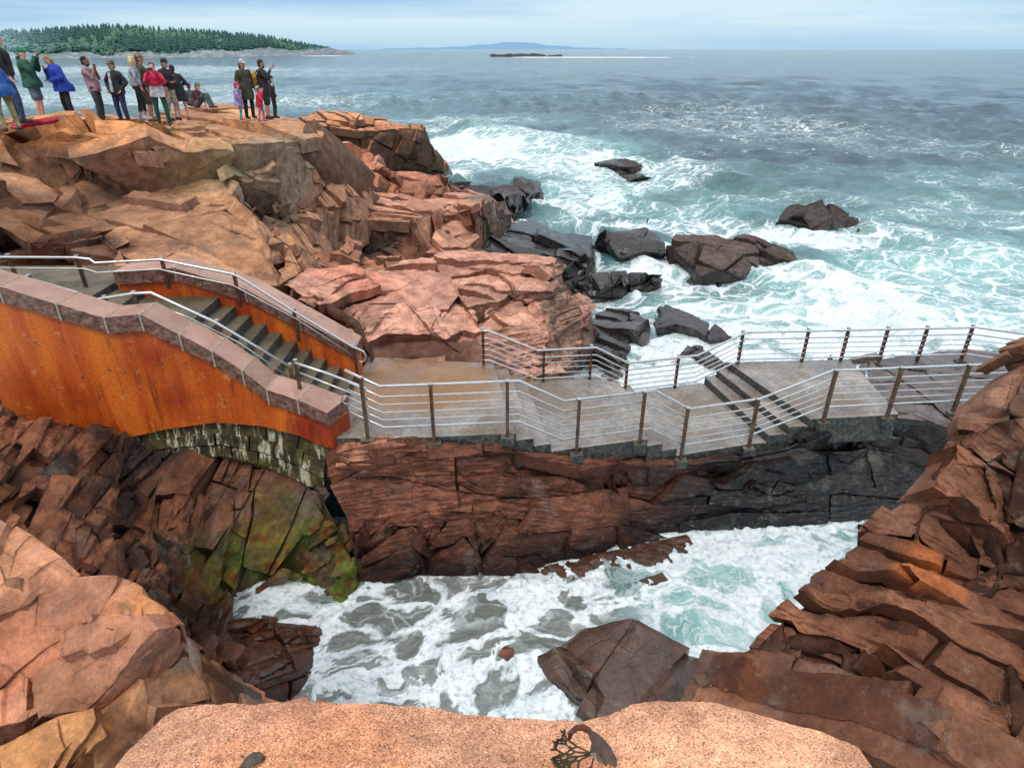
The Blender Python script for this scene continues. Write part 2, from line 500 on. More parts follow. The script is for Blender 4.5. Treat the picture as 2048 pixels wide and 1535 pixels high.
def rockify(V, F, fr, size, amp, seed, k=.0030, lo=.012, rough=.16, warp=.05, crack=.6, flat=.78, grow=1.45, maxv=260000, tilt=9, var=1.0, maxleaf=900, chip=1.0, fol=0.0, crease=True):
    """break the surface into jointed blocks: cut it by joint planes, press every piece flat, shift the pieces against each
    other and give each its own side walls; a shrunken core closes the cracks from behind"""
    rng = np.random.RandomState(seed)
    sz = np.array(size, np.float64); s = float(sz.max()); eye = np.array([0, 0, EYE])
    V, F = tess(V, F, k * 8, min(sz) * .5)
    fn = np.cross(V[F[:, 1]] - V[F[:, 0]], V[F[:, 2]] - V[F[:, 0]])
    flatF = fn[:, 2] > .64 * np.linalg.norm(fn, axis=1)          # ledge tops are cut apart from the steep faces
    Vf = V.astype(np.float32)
    W = np.stack([fbm(Vf * (.7 / s) + 11 * c, 3, seed + 90 + c, .55) for c in range(3)], 1)
    V = V + W * warp * s
    N = smooth_attr(vnormals(V, F), F, 2); N /= np.maximum(np.linalg.norm(N, axis=1, keepdims=True), 1e-9)
    cdep = amp * .5 + .10 * float(np.mean(sz))
    core = V - N * cdep
    fn = np.cross(V[F[:, 1]] - V[F[:, 0]], V[F[:, 2]] - V[F[:, 0]]); vd = eye - V[F[:, 0]]
    fc = (fn * vd).sum(1) / (np.linalg.norm(fn, axis=1) * np.linalg.norm(vd, axis=1) + 1e-9)
    fr = fr.astype(np.float64)
    stack = []; leaves = []; uid = 0; bsz = sz * grow
    def push(P, T, off, dep):
        nonlocal uid
        q = P @ fr.T; rel = (q.max(0) - q.min(0)) / bsz * np.exp(rng.randn(3) * .10)
        uid += 1; heapq.heappush(stack, (-float(rel.max()), uid, P, T, off, dep, rel))
    for sel_ in ([fc > -.12] if not crease else [(fc > -.12) & flatF, (fc > -.12) & ~flatF]):
        if sel_.any():
            u, inv = np.unique(F[sel_], return_inverse=True); push(V[u], inv.reshape(-1, 3), 0.0, 0)
    while stack:
        _, _, P, T, off, dep, rel = heapq.heappop(stack)
        lim = math.exp(rng.randn() * .42 * var) * (1.0 if dep else .3)
        ax = int(np.argmax(rel))
        if rel[ax] < lim or len(leaves) + len(stack) > maxleaf or (dep > 2 and rel[ax] < .3):
            leaves.append((P, T, off)); continue
        n = fr[ax].copy()
        for o_ in range(3):
            if o_ != ax: n += fr[o_] * math.tan(math.radians(tilt)) * rng.randn() * .8
        n /= np.linalg.norm(n)
        d = P @ n; t = .5 + (rng.rand() - .5) * .44
        o = d.min() + (d.max() - d.min()) * t
        A, B = cut(P, T, n, o)
        if A is None or B is None: leaves.append((P, T, off)); continue
        st = amp * rng.randn() * .34 * min(1.0, max(rel[ax], .25)) ** .7
        push(A[0], A[1], off + st * (1 - t), dep + 1); push(B[0], B[1], off - st * t, dep + 1)
    Vs, Fs, Is, Bd, nv = [], [], [], [], 0
    cen = np.mean(V, 0); meanD = float(np.median(np.linalg.norm(V - eye, axis=1))); ek = k * meanD
    info = []
    for li, (P, T, off) in enumerate(leaves):
        nn = np.cross(P[T[:, 1]] - P[T[:, 0]], P[T[:, 2]] - P[T[:, 0]]); ar = np.linalg.norm(nn, axis=1); area = ar.sum() / 2
        M = nn.sum(0); M /= max(np.linalg.norm(M), 1e-9)
        C = ((P[T].mean(1)) * ar[:, None]).sum(0) / max(ar.sum(), 1e-9)
        rad = math.sqrt(max(area, 1e-6))
        h = (P - C) @ M
        lf = flat
        Q = P - M * (np.clip(h, -rad * .3, rad * .3) * lf)[:, None]
        tl = np.cross(M, rng.randn(3)); tl = np.cross(tl, M)
        Q = Q + M * (off + ((Q - C) @ tl) * min(.07, amp * .18 / max(rad, .05)))[:, None]
        g = (rng.rand() ** 3) * 1.5 * ek * crack / .6
        Q = C + M * ((Q - C) @ M)[:, None] + ((Q - C) - M * ((Q - C) @ M)[:, None]) * (1 - g / max(rad, .02))
        E = np.concatenate([T[:, [0, 1]], T[:, [1, 2]], T[:, [2, 0]]])
        ky = np.sort(E, axis=1); ky = ky[:, 0] * 100000 + ky[:, 1]
        uq, first, cn = np.unique(ky, return_index=True, return_counts=True)
        be = E[first[cn == 1]]
        Vs.append(Q); Fs.append(T + nv); Is.append(np.full(len(T), li)); nv += len(Q)
        dep_ = cdep + rad * .10
        a_, b_ = Q[be[:, 0]], Q[be[:, 1]]; m = len(be)
        r = np.arange(m)
        sk = np.concatenate([a_, b_, a_ - M * dep_, b_ - M * dep_])
        Vs.append(sk); Fs.append(np.concatenate([np.stack([r + m, r, r + 2 * m], 1), np.stack([r + m, r + 2 * m, r + 3 * m], 1)]) + nv); Is.append(np.full(2 * m, li)); nv += 4 * m
        info.append((M, a_, b_, rad, rng.rand(), rng.rand()))
    L = len(leaves)
    Vs.append(core); Fs.append(F + nv); Is.append(np.full(len(F), L)); nv += len(core)
    V, F, I = np.concatenate(Vs), np.concatenate(Fs), np.concatenate(Is)
    cf = I == L
    V1, F1, I1 = tess(V, F[~cf], k, lo, maxv, I[~cf])
    vid = np.full(len(V1), L); vid[F1.ravel()] = np.repeat(I1, 3)
    P = V1.astype(np.float32)
    ed = np.full(len(V1), 9.0, np.float32); MN = np.zeros_like(V1); r1 = np.zeros(len(V1), np.float32); r2 = np.zeros(len(V1), np.float32); rd = np.ones(len(V1), np.float32)
    order = np.argsort(vid, kind='stable'); bounds = np.searchsorted(vid[order], np.arange(L + 1))
    for li in range(L):
        ix = order[bounds[li]:bounds[li + 1]]
        if not len(ix): continue
        M, a_, b_, rad, q1, q2 = info[li]
        MN[ix] = M; r1[ix] = q1; r2[ix] = q2; rd[ix] = rad
        if len(a_) > 60: sl = slice(None, None, len(a_) // 60 + 1); a_, b_ = a_[sl], b_[sl]
        p = P[ix][:, None, :]; ab = (b_ - a_)[None].astype(np.float32); ap = p - a_[None].astype(np.float32)
        t = np.clip((ap * ab).sum(2) / np.maximum((ab * ab).sum(2), 1e-9), 0, 1)
        ed[ix] = np.linalg.norm(ap - ab * t[..., None], axis=2).min(1)
    # worn and chipped edges, surface grain
    cz = np.minimum(rd * .30, .16 * float(sz.mean()))
    nc = fbm(P * (2.2 / float(sz.mean())), 4, seed + 61, .6)
    ch = np.exp(-(ed / (cz * .30 + ek * .8)) ** 2) * (cz * .20 + ek * .25) * np.clip(.45 + 1.4 * nc, .1, 1.6) * chip
    big = sstep(.22, .5, fbm(P * (1.3 / float(sz.mean())) + 7, 3, seed + 62)) * np.exp(-(ed / (cz * 1.2)) ** 2) * cz * .35 * chip
    h = -(ch + big)
    lay = P @ fr.T.astype(np.float32)
    if fol:      # thin splitting along the grain
        w = lay / np.array([fol, fol * 9, fol * 9], np.float32)
        h = h + (np.abs(fbm(w, 4, seed + 63, .62)) - .25) * fol * 1.1 + fbm(w * np.array([.3, .5, .5], np.float32) + 4, 3, seed + 64) * fol * .5
    h = h + fbm(P * (3.0 / float(sz.mean())), 5, seed + 60, .6) * amp * rough + fbm(P * (.45 / ek / 4), 3, seed + 70, .6) * ek * .5 + np.abs(fbm(P @ fr.T.astype(np.float32) / (np.array([.30, .9, .9], np.float32) * float(sz.mean())), 4, seed + 72, .6)) * amp * .22
    V1 = V1 + MN * h[:, None]
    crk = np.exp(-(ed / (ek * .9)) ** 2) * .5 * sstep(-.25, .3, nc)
    V = np.concatenate([V1, core]); F = np.concatenate([F1, F[cf] - (len(np.concatenate(Vs)) - len(core)) + len(V1)])
    N2 = vnormals(V, F)
    z_ = np.zeros(len(core), np.float32)
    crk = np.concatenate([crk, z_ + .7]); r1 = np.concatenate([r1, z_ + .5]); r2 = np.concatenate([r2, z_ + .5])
    return V, F, N2, crk.astype(np.float32), r1, r2, np.zeros(len(V), np.float32)

def rock(name, label, cat, parts, pal, fr=(0, 0, 1), up=(0, 1, 0), size=(1, 1, 1), amp=.2, seed=1, wetz=None, stains_shading=(), mat=None,
         kind=None, mod=None, group=None, **kw):
    JOBS.append((rock_calc, rock_make, dict(name=name, label=label, cat=cat, parts=parts, pal=pal, fr=fr, up=up, size=size, amp=amp, seed=seed,
                 wetz=wetz, stains_shading=stains_shading, mat=mat, kind=kind, mod=mod, group=group, kw=kw)))

def rock_make(d, r):
    V, F, c, wet = r
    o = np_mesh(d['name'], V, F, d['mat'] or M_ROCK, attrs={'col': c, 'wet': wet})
    if d['kind']: o['kind'] = d['kind']
    if d['label']: tag(o, d['label'], d['cat'], d['group'])

def rock_calc(name, label, cat, parts, pal, fr, up, size, amp, seed, wetz, stains_shading, mat, kind, mod, group, kw):
    Vs, Fs, n = [], [], 0
    for p in parts:
        v, f = solid(*p) if isinstance(p, tuple) and len(p) in (2, 3) and not isinstance(p[0], np.ndarray) else p
        Vs.append(v); Fs.append(f + n); n += len(v)
    V0, F0 = np.concatenate(Vs), np.concatenate(Fs)
    if 'ang' in kw:            # grain direction as it runs across the visible face
        ang = math.radians(kw.pop('ang'))
        fn = np.cross(V0[F0[:, 1]] - V0[F0[:, 0]], V0[F0[:, 2]] - V0[F0[:, 0]])
        ok = (fn * (np.array([0, 0, EYE]) - V0[F0[:, 0]])).sum(1) > 0
        Nf = Vector(fn[ok].sum(0)).normalized()
        d = Vector((math.cos(ang), math.sin(ang) * SP, math.sin(ang) * CP)); d = (d - Nf * d.dot(Nf)).normalized()
        fr = d.cross(Nf).normalized() + Nf * kw.pop('dip', .25); up = Nf
    V, F, N, crk, r1, r2, cav = rockify(V0, F0, frame(fr, up), size, amp, seed, **kw)
    P = V.astype(np.float32); s = max(size)
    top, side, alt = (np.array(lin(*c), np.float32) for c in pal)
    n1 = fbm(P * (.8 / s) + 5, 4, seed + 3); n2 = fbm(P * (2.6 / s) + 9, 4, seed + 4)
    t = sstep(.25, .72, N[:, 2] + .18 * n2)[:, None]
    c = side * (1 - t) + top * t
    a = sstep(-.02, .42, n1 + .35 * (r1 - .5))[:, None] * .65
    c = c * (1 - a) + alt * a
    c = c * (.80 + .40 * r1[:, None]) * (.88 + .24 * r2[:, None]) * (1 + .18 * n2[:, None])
    for sx in stains_shading:  # stains of the stone, and recess shade painted into its colour
        w = np.array(conv(sx[0]), np.float32); rr = sx[1]
        rv = np.array(rr if isinstance(rr, (tuple, list)) else (rr, rr, rr), np.float32)
        d = np.linalg.norm((P - w) / rv, axis=1) + .38 * fbm(P * (2.2 / float(rv.mean())), 4, seed + 31)
        k = sstep(1.05, .55, d)[:, None] * sx[3]
        c = c * (1 - k) + np.array(lin(*sx[2]), np.float32) * (.8 + .4 * r2[:, None]) * k
    wet = np.zeros(len(P), np.float32)
    if wetz is not None:
        wet = sstep(wetz + .45, wetz - .35, P[:, 2] + .55 * n1 + .2 * n2)
    if mod is not None: c, wet = mod(P, N, c, wet, n1, n2, r1)
    c = c * (1 - .62 * wet[:, None])
    c = c * (1 - .78 * crk[:, None])  # crevice shade painted in along with the dirt of the cracks
    c = c * np.clip(1 - 9 * cav / max(.04, amp), .55, 1.25)[:, None]
    return V, F, c, wet

Z = 0   # marker: (px, py, height, Z)
# ---------------------------------------------------------------- the headland: flat top, and the big broken cliff below it
PLATEAU = ([(-320, 275, 6.85, Z), (60, 265, 6.8, Z), (300, 282, 6.7, Z), (360, 287, 6.5, Z), (454, 291, 6.4, Z), (485, 285, 6.4, Z), (564, 284, 6.3, Z), (640, 282, 6.0, Z),
            (652, 262, 6.1, Z), (626, 247, 6.4, Z), (600, 237, 6.45, Z), (560, 230, 6.5, Z), (510, 220, 6.55, Z), (470, 213, 6.6, Z), (430, 212, 6.6, Z), (380, 219, 6.6, Z),
            (330, 224, 6.7, Z), (200, 228, 6.8, Z), (0, 226, 6.95, Z), (-320, 222, 7.1, Z)],
           [(400, 250, 6.65, Z), (330, 255, 6.7, Z), (520, 250, 6.5, Z), (450, 232, 6.65, Z), (560, 262, 6.35, Z)], (1, 5, -7))
CLIFF = ([(-140, 262, 16.6), (0, 250, 17), (70, 236, 17.6), (137, 222, 18.3), (253, 221, 18.8), (300, 234, 19.2), (325, 262, 19.4), (345, 284, 20.2), (454, 291, 20.6), (485, 288, 21),
          (564, 290, 21.6), (606, 292, 23.4), (630, 300, 24.4), (640, 320, 25), (645, 340, 24.6), (660, 380, 24.1), (650, 400, 23.1), (615, 412, 20.8), (575, 430, 19.2), (548, 452, 18.0), (540, 480, 16.5),
          (581, 508, 15.6), (605, 560, 14.6), (560, 590, 13.8), (478, 575, 13.2), (380, 560, 12.9), (250, 560, 12.8), (60, 570, 12.6), (-140, 570, 12.5)],
         [(147, 364, 17.5), (297, 347, 18.2), (90, 300, 17.4), (220, 290, 18.4), (30, 310, 16.9), (0, 330, 16.5), (60, 345, 16.8), (150, 420, 16.3), (260, 400, 17.2), (310, 372, 18.0), (366, 300, 19.2),
          (330, 330, 18.4), (375, 345, 18.2), (405, 376, 17.7), (470, 320, 19.5), (540, 330, 19.9), (590, 345, 20.6), (630, 345, 22.5), (640, 300, 23.4), (560, 380, 19.4), (505, 360, 18.9),
          (452, 392, 16.7), (500, 448, 15.6), (533, 484, 14.9), (478, 398, 20.0), (525, 440, 19.8), (200, 470, 14.5), (350, 450, 15.2), (420, 480, 14.8), (300, 505, 13.7), (450, 520, 14.2), (350, 520, 13.5),
          (60, 488, 13.5), (150, 484, 14.0), (240, 500, 13.5), (60, 510, 15.4), (150, 512, 15.8), (230, 514, 15.4), (0, 420, 14.1), (80, 440, 14.5), (-90, 420, 14)], (1.5, 4, -3))
rock('headland', 'flat topped orange granite headland with a tall cracked cliff behind the stairs', None, [PLATEAU, CLIFF],
     ((198, 148, 110), (168, 124, 100), (146, 112, 94)), fr=(.74, .25, .62), size=(1.3, 2.1, 1.9), amp=.17, crack=1.0, tilt=5, flat=.84, seed=3, grow=1.12, ang=-50, kind='structure', k=.0026, maxv=420000,
     stains_shading=[((60, 262, 17.2), (3.6, 2, .5), (208, 142, 90), .8), ((190, 236, 18.4), (3.4, 2, .45), (210, 144, 92), .8), ((500, 260, 22), (6, 4, .5), (202, 152, 108), .6),
             ((560, 350, 20), (2.6, 3, 1.6), (150, 136, 116), .7), ((420, 330, 18.6), (1.2, 2, 1.0), (142, 132, 92), .6), ((20, 440, 14.3), (3, 2, .9), (96, 62, 42), .75), ((500, 425, 18.4), (1.2, 1.4, .7), (70, 62, 56), .7),  # last dark patch paints the shade of the recess
             ((150, 500, 14), (2.6, 1.2, .35), (70, 44, 34), .8), ((320, 275, 19.4), (.5, 1, .8), (130, 112, 62), .55), ((300, 300, 18.6), (.5, 1, 1.2), (190, 112, 66), .6)])  # first dark patch paints the shade under the overhang
rock('cliff', 'grey brown jointed cliff face at the right end of the headland', None,
     [([(340, 290, 19.4), (358, 285, 19.7), (454, 290, 20.0), (485, 283, 20.4), (564, 283, 20.9), (600, 268, 22.2), (625, 250, 23.4), (642, 268, 23.9), (652, 300, 24.2), (662, 340, 23.9), (692, 378, 23.4), (690, 408, 22.6), (655, 416, 21.6), (615, 416, 20.6), (575, 434, 19.4), (550, 456, 18.6), (520, 445, 18.9), (478, 405, 18.9), (440, 384, 18.5), (400, 376, 18.2), (355, 335, 18.7)],
       [(375, 318, 19.1), (450, 306, 19.6), (480, 320, 19.8), (540, 318, 20.4), (600, 310, 21.6), (636, 318, 23.4), (500, 365, 19.3), (560, 370, 19.9), (610, 365, 20.9), (650, 380, 22.6), (430, 350, 18.9), (560, 410, 19.6)], (1, 3, -2))],
     ((198, 148, 112), (170, 128, 102), (140, 112, 92)), size=(.52, 1.25, 1.1), amp=.22, seed=5, ang=-66, tilt=6, grow=1.1, var=1.2, kind='structure', k=.0026,
     stains_shading=[((540, 330, 20.2), (2.2, 2, 1.2), (150, 136, 120), .6), ((380, 330, 19), (.7, 1.4, .8), (140, 130, 92), .5), ((560, 425, 19.4), (1.4, 1.2, .5), (70, 62, 56), .7), ((420, 365, 18.6), (1, 1, .4), (84, 68, 56), .6)])  # dark patches at the foot paint in the recess shade
# far blocks at the seaward end of the headland
rock('headland_block', 'far blocky granite buttress with a flat orange top standing in the surf', 'rock',
     [([(598, 236, 44), (645, 224, 47), (725, 229, 46), (798, 240, 46), (842, 247, 46), (847, 258, 45.5), (842, 288, 45), (842, 309, 45), (826, 330, 45), (790, 345, 44.5), (770, 356, 43.5), (700, 345, 42), (650, 335, 42), (600, 320, 42)],
       [(627, 248, 42), (710, 241, 43.5), (712, 262, 43), (703, 296, 43.6), (790, 256, 44), (738, 300, 42.8), (780, 310, 44)], (2, 8, -6))],
     ((204, 144, 104), (118, 86, 68), (74, 66, 60)), fr=(.96, .2, .1), size=(2.0, 2.2, 2.4), amp=.22, tilt=4, var=.8, warp=.02, flat=.7, grow=1.0, seed=12, ang=84, wetz=.9, k=.0028)
rock('cube_boulder', 'small squared orange boulder perched beside the headland cliff', 'boulder',
     [([(646, 282, 30), (668, 278, 31), (699, 284, 31), (700, 310, 30.6), (686, 320, 30), (652, 316, 29.4)], [(684, 290, 29.8)], (.8, 1.6, -.8))],
     ((208, 148, 110), (178, 116, 86), (186, 120, 90)), size=(1.4, 1.4, 1.4), amp=.10, seed=14, ang=10, k=.004)
rock('stepped_boulders', 'reddish stepped rock with a green grey lower face below the squared boulder', 'rock',
     [([(656, 322, 30), (690, 315, 31.5), (700, 300, 32), (728, 300, 32.2), (746, 316, 32), (750, 330, 31.5), (774, 340, 31), (778, 372, 30.5), (764, 390, 30), (730, 388, 28.5), (690, 384, 27.5), (664, 356, 27.5), (655, 340, 28)],
       [(700, 325, 30.8), (742, 342, 30), (720, 350, 29.3), (738, 374, 28.6)], (1, 3, -2.5))],
     ((206, 140, 108), (124, 108, 92), (178, 112, 86)), fr=(.9, .3, .2), size=(1.2, 1.4, 1.2), amp=.3, seed=15, ang=12, k=.0034)
rock('wedge_boulder', 'dark red brown wedge boulder above the far end of the pink ledge', 'boulder',
     [([(776, 364, 32), (790, 352, 32.5), (830, 340, 33), (866, 339, 33), (878, 350, 33), (889, 382, 32), (886, 402, 31), (850, 400, 30), (800, 396, 30), (766, 394, 29.8), (764, 386, 30), (782, 374, 31)],
       [(850, 365, 31), (820, 372, 31)], (1, 2.5, -1.5))],
     ((172, 116, 92), (120, 82, 66), (140, 92, 72)), fr=(.5, .2, .8), size=(1.0, 1.4, 1.4), amp=.22, seed=16, ang=-20, k=.0034)
# the pink ledge in the middle
rock('granite_ledge', 'broad pink ledge with blocky vertical joints, second outcrop up from the walkway', 'rock',
     [([(545, 470, 22), (557, 444, 23), (590, 424, 25), (650, 402, 27), (689, 380, 29), (760, 384, 29.5), (878, 398, 30), (940, 388, 31), (980, 386, 32), (1002, 404, 31.5), (1024, 437, 30), (1000, 456, 28.5), (973, 474, 27),
        (950, 510, 24.8), (900, 530, 23.6), (820, 545, 23), (760, 560, 22.6), (680, 560, 22.2), (620, 545, 22), (575, 530, 21.6), (560, 500, 22)],
       [(648, 438, 23.2), (659, 521, 22.7), (690, 440, 23.6), (743, 428, 24), (745, 475, 23.7), (820, 438, 23.4), (850, 500, 23.1), (944, 416, 25.4), (962, 408, 26.5), (935, 500, 24.6), (700, 478, 23.9), (740, 505, 23.8), (770, 540, 23), (800, 410, 27), (900, 410, 28),
        (600, 450, 23.0), (600, 505, 22.4), (790, 490, 23.9), (960, 470, 25.5), (995, 440, 28.5)], (1, 3, -3))],
     ((204, 150, 124), (166, 116, 94), (126, 104, 90)), fr=(.9, .1, .3), size=(.9, 1.6, 1.8), amp=.22, seed=21, ang=-78, wetz=1.1, k=.0034,
     stains_shading=[((990, 430, 29), (2, 3, 1.4), (104, 100, 90), .85), ((720, 500, 23.4), (1.8, 1.5, 1.0), (66, 62, 56), .8), ((600, 500, 20.6), (1.4, 2, .8), (96, 58, 48), .7), ((760, 460, 23.4), (1.2, 1, .8), (86, 84, 76), .6)])  # dark patches paint in the shade of the recess and left face
rock('fallen_blocks', 'jumbled dark fallen blocks in the cleft between the pink ledge and slab', 'rock',
     [([(548, 560, 17), (555, 520, 17.6), (600, 520, 18.4), (640, 500, 19), (690, 500, 19.6), (760, 520, 19.6), (800, 520, 19.4), (850, 530, 18.5), (800, 560, 17), (700, 570, 16.4), (600, 580, 15.5)],
       [(640, 540, 17.6), (700, 540, 18.4), (610, 545, 16.6), (660, 555, 16.6), (740, 545, 18)], (0, 2, -2))],
     ((170, 118, 92), (120, 84, 66), (80, 68, 60)), fr=(.6, .1, .7), size=(.8, .9, .9), amp=.5, seed=24, ang=60, k=.0036)
# the layered slab next to the walkway
rock('slab_outcrop', 'layered pink granite outcrop rising straight behind the sandy landing', 'rock',
     [([(565, 574, 13.6), (608, 551, 14.6), (659, 551, 15.0), (700, 543, 15.4), (714, 532, 15.6), (722, 545, 15.4), (754, 543, 15.8), (805, 528, 16.8), (871, 517, 17.4), (897, 510, 17.8), (1024, 510, 18), (1112, 520, 18), (1120, 550, 17.6), (1152, 587, 18), (1185, 609, 18.2),
        (1182, 632, 17.6), (1165, 674, 16.4), (1140, 711, 15.2), (1110, 760, 13.6), (1060, 775, 13.0), (960, 762, 12.6), (880, 760, 12.6), (800, 758, 12.5), (735, 755, 12.5), (715, 700, 12.6), (690, 640, 12.9), (640, 612, 13.0)],
       [(732, 596, 14.2), (798, 600, 14.4), (915, 592, 15.0), (1017, 580, 15.6), (1090, 580, 15.8), (1104, 540, 17), (740, 612, 14.3), (800, 616, 14.6), (915, 606, 15.4), (1017, 596, 15.8), (1085, 596, 15.9),
        (740, 646, 13.1), (860, 640, 13.4), (959, 622, 14.0), (1075, 628, 14.6), (745, 664, 13.2), (860, 664, 13.5), (960, 650, 14.0), (1078, 660, 14.3), (760, 700, 12.9), (850, 690, 13.0), (930, 690, 13.1), (950, 720, 12.9), (1080, 710, 13.6), (1090, 760, 13.0), (820, 735, 12.8),
        (1120, 640, 16), (1140, 600, 17.6), (1000, 545, 17), (850, 560, 16.2), (700, 575, 14.8), (640, 580, 13.8)], (.6, 3, -3))],
     ((206, 156, 134), (146, 102, 84), (182, 132, 110)), fr=(-.10, -.25, .95), size=(.40, 1.7, 2.2), amp=.17, seed=31, crease=False, grow=1.25, var=1.3, fol=.08, ang=4, dip=.12, wetz=.9, k=.0028, lo=.02,
     stains_shading=[((1130, 630, 16), (.8, 2.6, 1.5), (150, 124, 106), .8), ((850, 715, 12.9), (2.2, .8, .35), (122, 78, 62), .7), ((740, 640, 13.2), (.7, .8, .3), (104, 92, 60), .5), ((690, 560, 15), (2.2, 1.2, .5), (214, 142, 118), .7)])
rock('shore_rock', 'rounded grey rock closing the seaward end of the layered pink outcrop', 'rock',
     [([(1130, 600, 18.6), (1160, 585, 19), (1185, 606, 19), (1192, 640, 18.4), (1180, 668, 17.6), (1160, 700, 16.4), (1140, 720, 16), (1128, 680, 16.6)], [(1165, 630, 17.8)], (.5, 1.5, -1.5))],
     ((176, 140, 122), (140, 108, 94), (110, 92, 82)), size=(.9, .9, 1.2), amp=.16, seed=33, ang=-70, wetz=.6)
# ---------------------------------------------------------------- wet shelves and rocks in the surf
DARK = ((78, 74, 76), (50, 45, 45), (84, 74, 70))
BROWN = ((94, 80, 74), (62, 51, 46), (80, 64, 56))
def searock(name, label, top, water, interior=(), pal=DARK, seed=1, amp=.16, size=(.5, .9, .9), fr=(.3, .3, .8), back=(0, 1.2, -1.0), wetz=.5, cat='sea rock', group=None, **kw):
    b = list(top) + [(x, y, -.25, Z) for x, y in water]
    return rock(name, label, cat, [(b, list(interior), back)], pal, fr=fr, size=size, amp=amp, seed=seed, wetz=wetz, group=group, k=.0032, ang=kw.pop('ang', -18), crease=kw.pop('crease', False), **kw)
searock('sea_rock', 'small dark rock farthest out in the surf, washed by white foam', [(1190, 336, .1, Z), (1239, 325, 55), (1281, 321, 56), (1336, 328, 57), (1351, 343, 56)],
        [(1340, 356), (1287, 366), (1225, 352)], [(1280, 342, 53), (1240, 340, 53), (1310, 344, 54)], seed=41, amp=.4, size=(1.0, 1.6, 1.6), back=(0, 3, -2), wetz=.6)
searock('sea_rock', 'dark brown jagged rock standing alone in the water to the right', [(1574, 426, 35), (1610, 407, 36), (1653, 413, 36.4), (1683, 430, 36.2), (1726, 443, 36), (1760, 457, 35)],
        [(1745, 470), (1702, 478), (1616, 472), (1577, 460)], [(1600, 430, 34.3), (1660, 440, 34.4), (1700, 458, 34.4), (1620, 452, 34.2), (1690, 440, 35)], ((76, 70, 68), (46, 42, 42), (70, 60, 56)), 42, .35, (.8, 1.4, 1.4), fr=(-.3, .2, .9), back=(0, 3, -2), wetz=.2)
searock('sea_rock', 'largest brown sea rock, a broad cracked hump in the middle of the surf', [(1342, 488, 28), (1360, 474, 28.6), (1385, 470, 29), (1434, 470, 29.3), (1452, 482, 29), (1507, 486, 29), (1580, 511, 28.6), (1592, 538, 27.6)],
        [(1574, 556), (1537, 556), (1525, 570), (1434, 586), (1379, 572), (1342, 534)], [(1400, 490, 27.3), (1430, 520, 26), (1400, 545, 25.8), (1440, 545, 25.4), (1490, 505, 27.2), (1515, 545, 26.2), (1545, 530, 27), (1432, 560, 25.4), (1370, 520, 26.6)], BROWN, 43, .42, (.7, 1.6, 1.6), fr=(-.2, .3, .9), back=(0, 3, -2), wetz=.2)
searock('sea_rock', 'black wet rock split by cracks just left of the largest sea rock', [(1194, 470, 29), (1215, 458, 30), (1251, 453, 30.4), (1290, 458, 30.4), (1318, 470, 30), (1332, 505, 28)],
        [(1312, 532), (1245, 536), (1202, 505)], [(1250, 475, 29), (1240, 510, 27.6), (1290, 500, 28), (1215, 490, 28.6)], DARK, 44, .3, (.7, 1.3, 1.3), fr=(.8, .3, .3), back=(0, 3, -2), wetz=1.2)
searock('wet_shelf', 'wide glistening black shelf between the pink ledge and the open surf', [(945, 520, 24.6), (975, 476, 27), (1000, 458, 29), (1031, 446, 30.5), (1070, 444, 31.4), (1098, 456, 30.6), (1120, 462, 30), (1150, 460, 30.2), (1190, 470, 29.4), (1192, 515, 26.6)],
        [(1150, 560), (1190, 590), (1160, 600), (1110, 570), (1000, 560)], [(1100, 478, 1.0, Z), (1160, 478, 1.1, Z), (1170, 505, .9, Z), (1100, 520, .9, Z), (1040, 480, 1.1, Z), (1000, 500, 1.2, Z), (1060, 530, .9, Z), (1130, 540, .6, Z)], ((104, 102, 108), (58, 52, 54), (76, 70, 72)), 45, .09, (.5, 1.4, 1.6), grow=2.2, var=1.4, fr=(.1, .2, .95), back=(0, 1, -1), wetz=2.0)
searock('wet_shelf', 'far tongue of black rock with water draining off its tip beyond the pink ledge', [(880, 372, 38), (891, 357, 40), (930, 372, 38.5), (952, 374, 38.5), (1001, 366, 39.5), (1040, 362, 40.5), (1080, 361, 41), (1082, 376, 39)],
        [(1066, 412), (1062, 424), (1034, 436), (1000, 430), (900, 420)], [(1000, 385, 36.5), (1040, 395, 35.4), (960, 392, 36), (1030, 420, 33), (930, 395, 36)], DARK, 46, .5, (.7, 1.8, 1.8), fr=(.1, .3, .9), back=(0, 3, -1.5), wetz=1.6)
searock('sea_rock', 'low dark rock awash below the black shelf, streaked with foam', [(1150, 560, 24.8), (1180, 545, 25.6), (1240, 548, 25.4), (1290, 545, 25.6), (1330, 556, 25)], [(1300, 575), (1240, 590), (1190, 596), (1160, 590)],
        [(1210, 560, 24.7), (1260, 562, 24.7)], DARK, 47, .22, (.4, .8, .8), back=(0, 1.5, -1), wetz=1.5)
searock('sea_rock', 'smooth grey rock at the foot of the layered outcrop, nearest the walkway', [(1166, 684, 17.6), (1175, 630, 20.2), (1214, 613, 21.2), (1250, 617, 21.2), (1277, 628, 20.8), (1301, 646, 20)], [(1298, 690), (1280, 712), (1262, 790), (1200, 790), (1165, 740)],
        [(1240, 640, 19.9), (1270, 660, 19.3), (1210, 670, 18.8), (1255, 690, 18.3), (1190, 700, 17.4), (1230, 730, 17)], ((116, 112, 112), (84, 76, 74), (100, 92, 90)), 48, .16, (.5, 1.2, 1.2), fr=(.4, .5, .7), wetz=1.4)
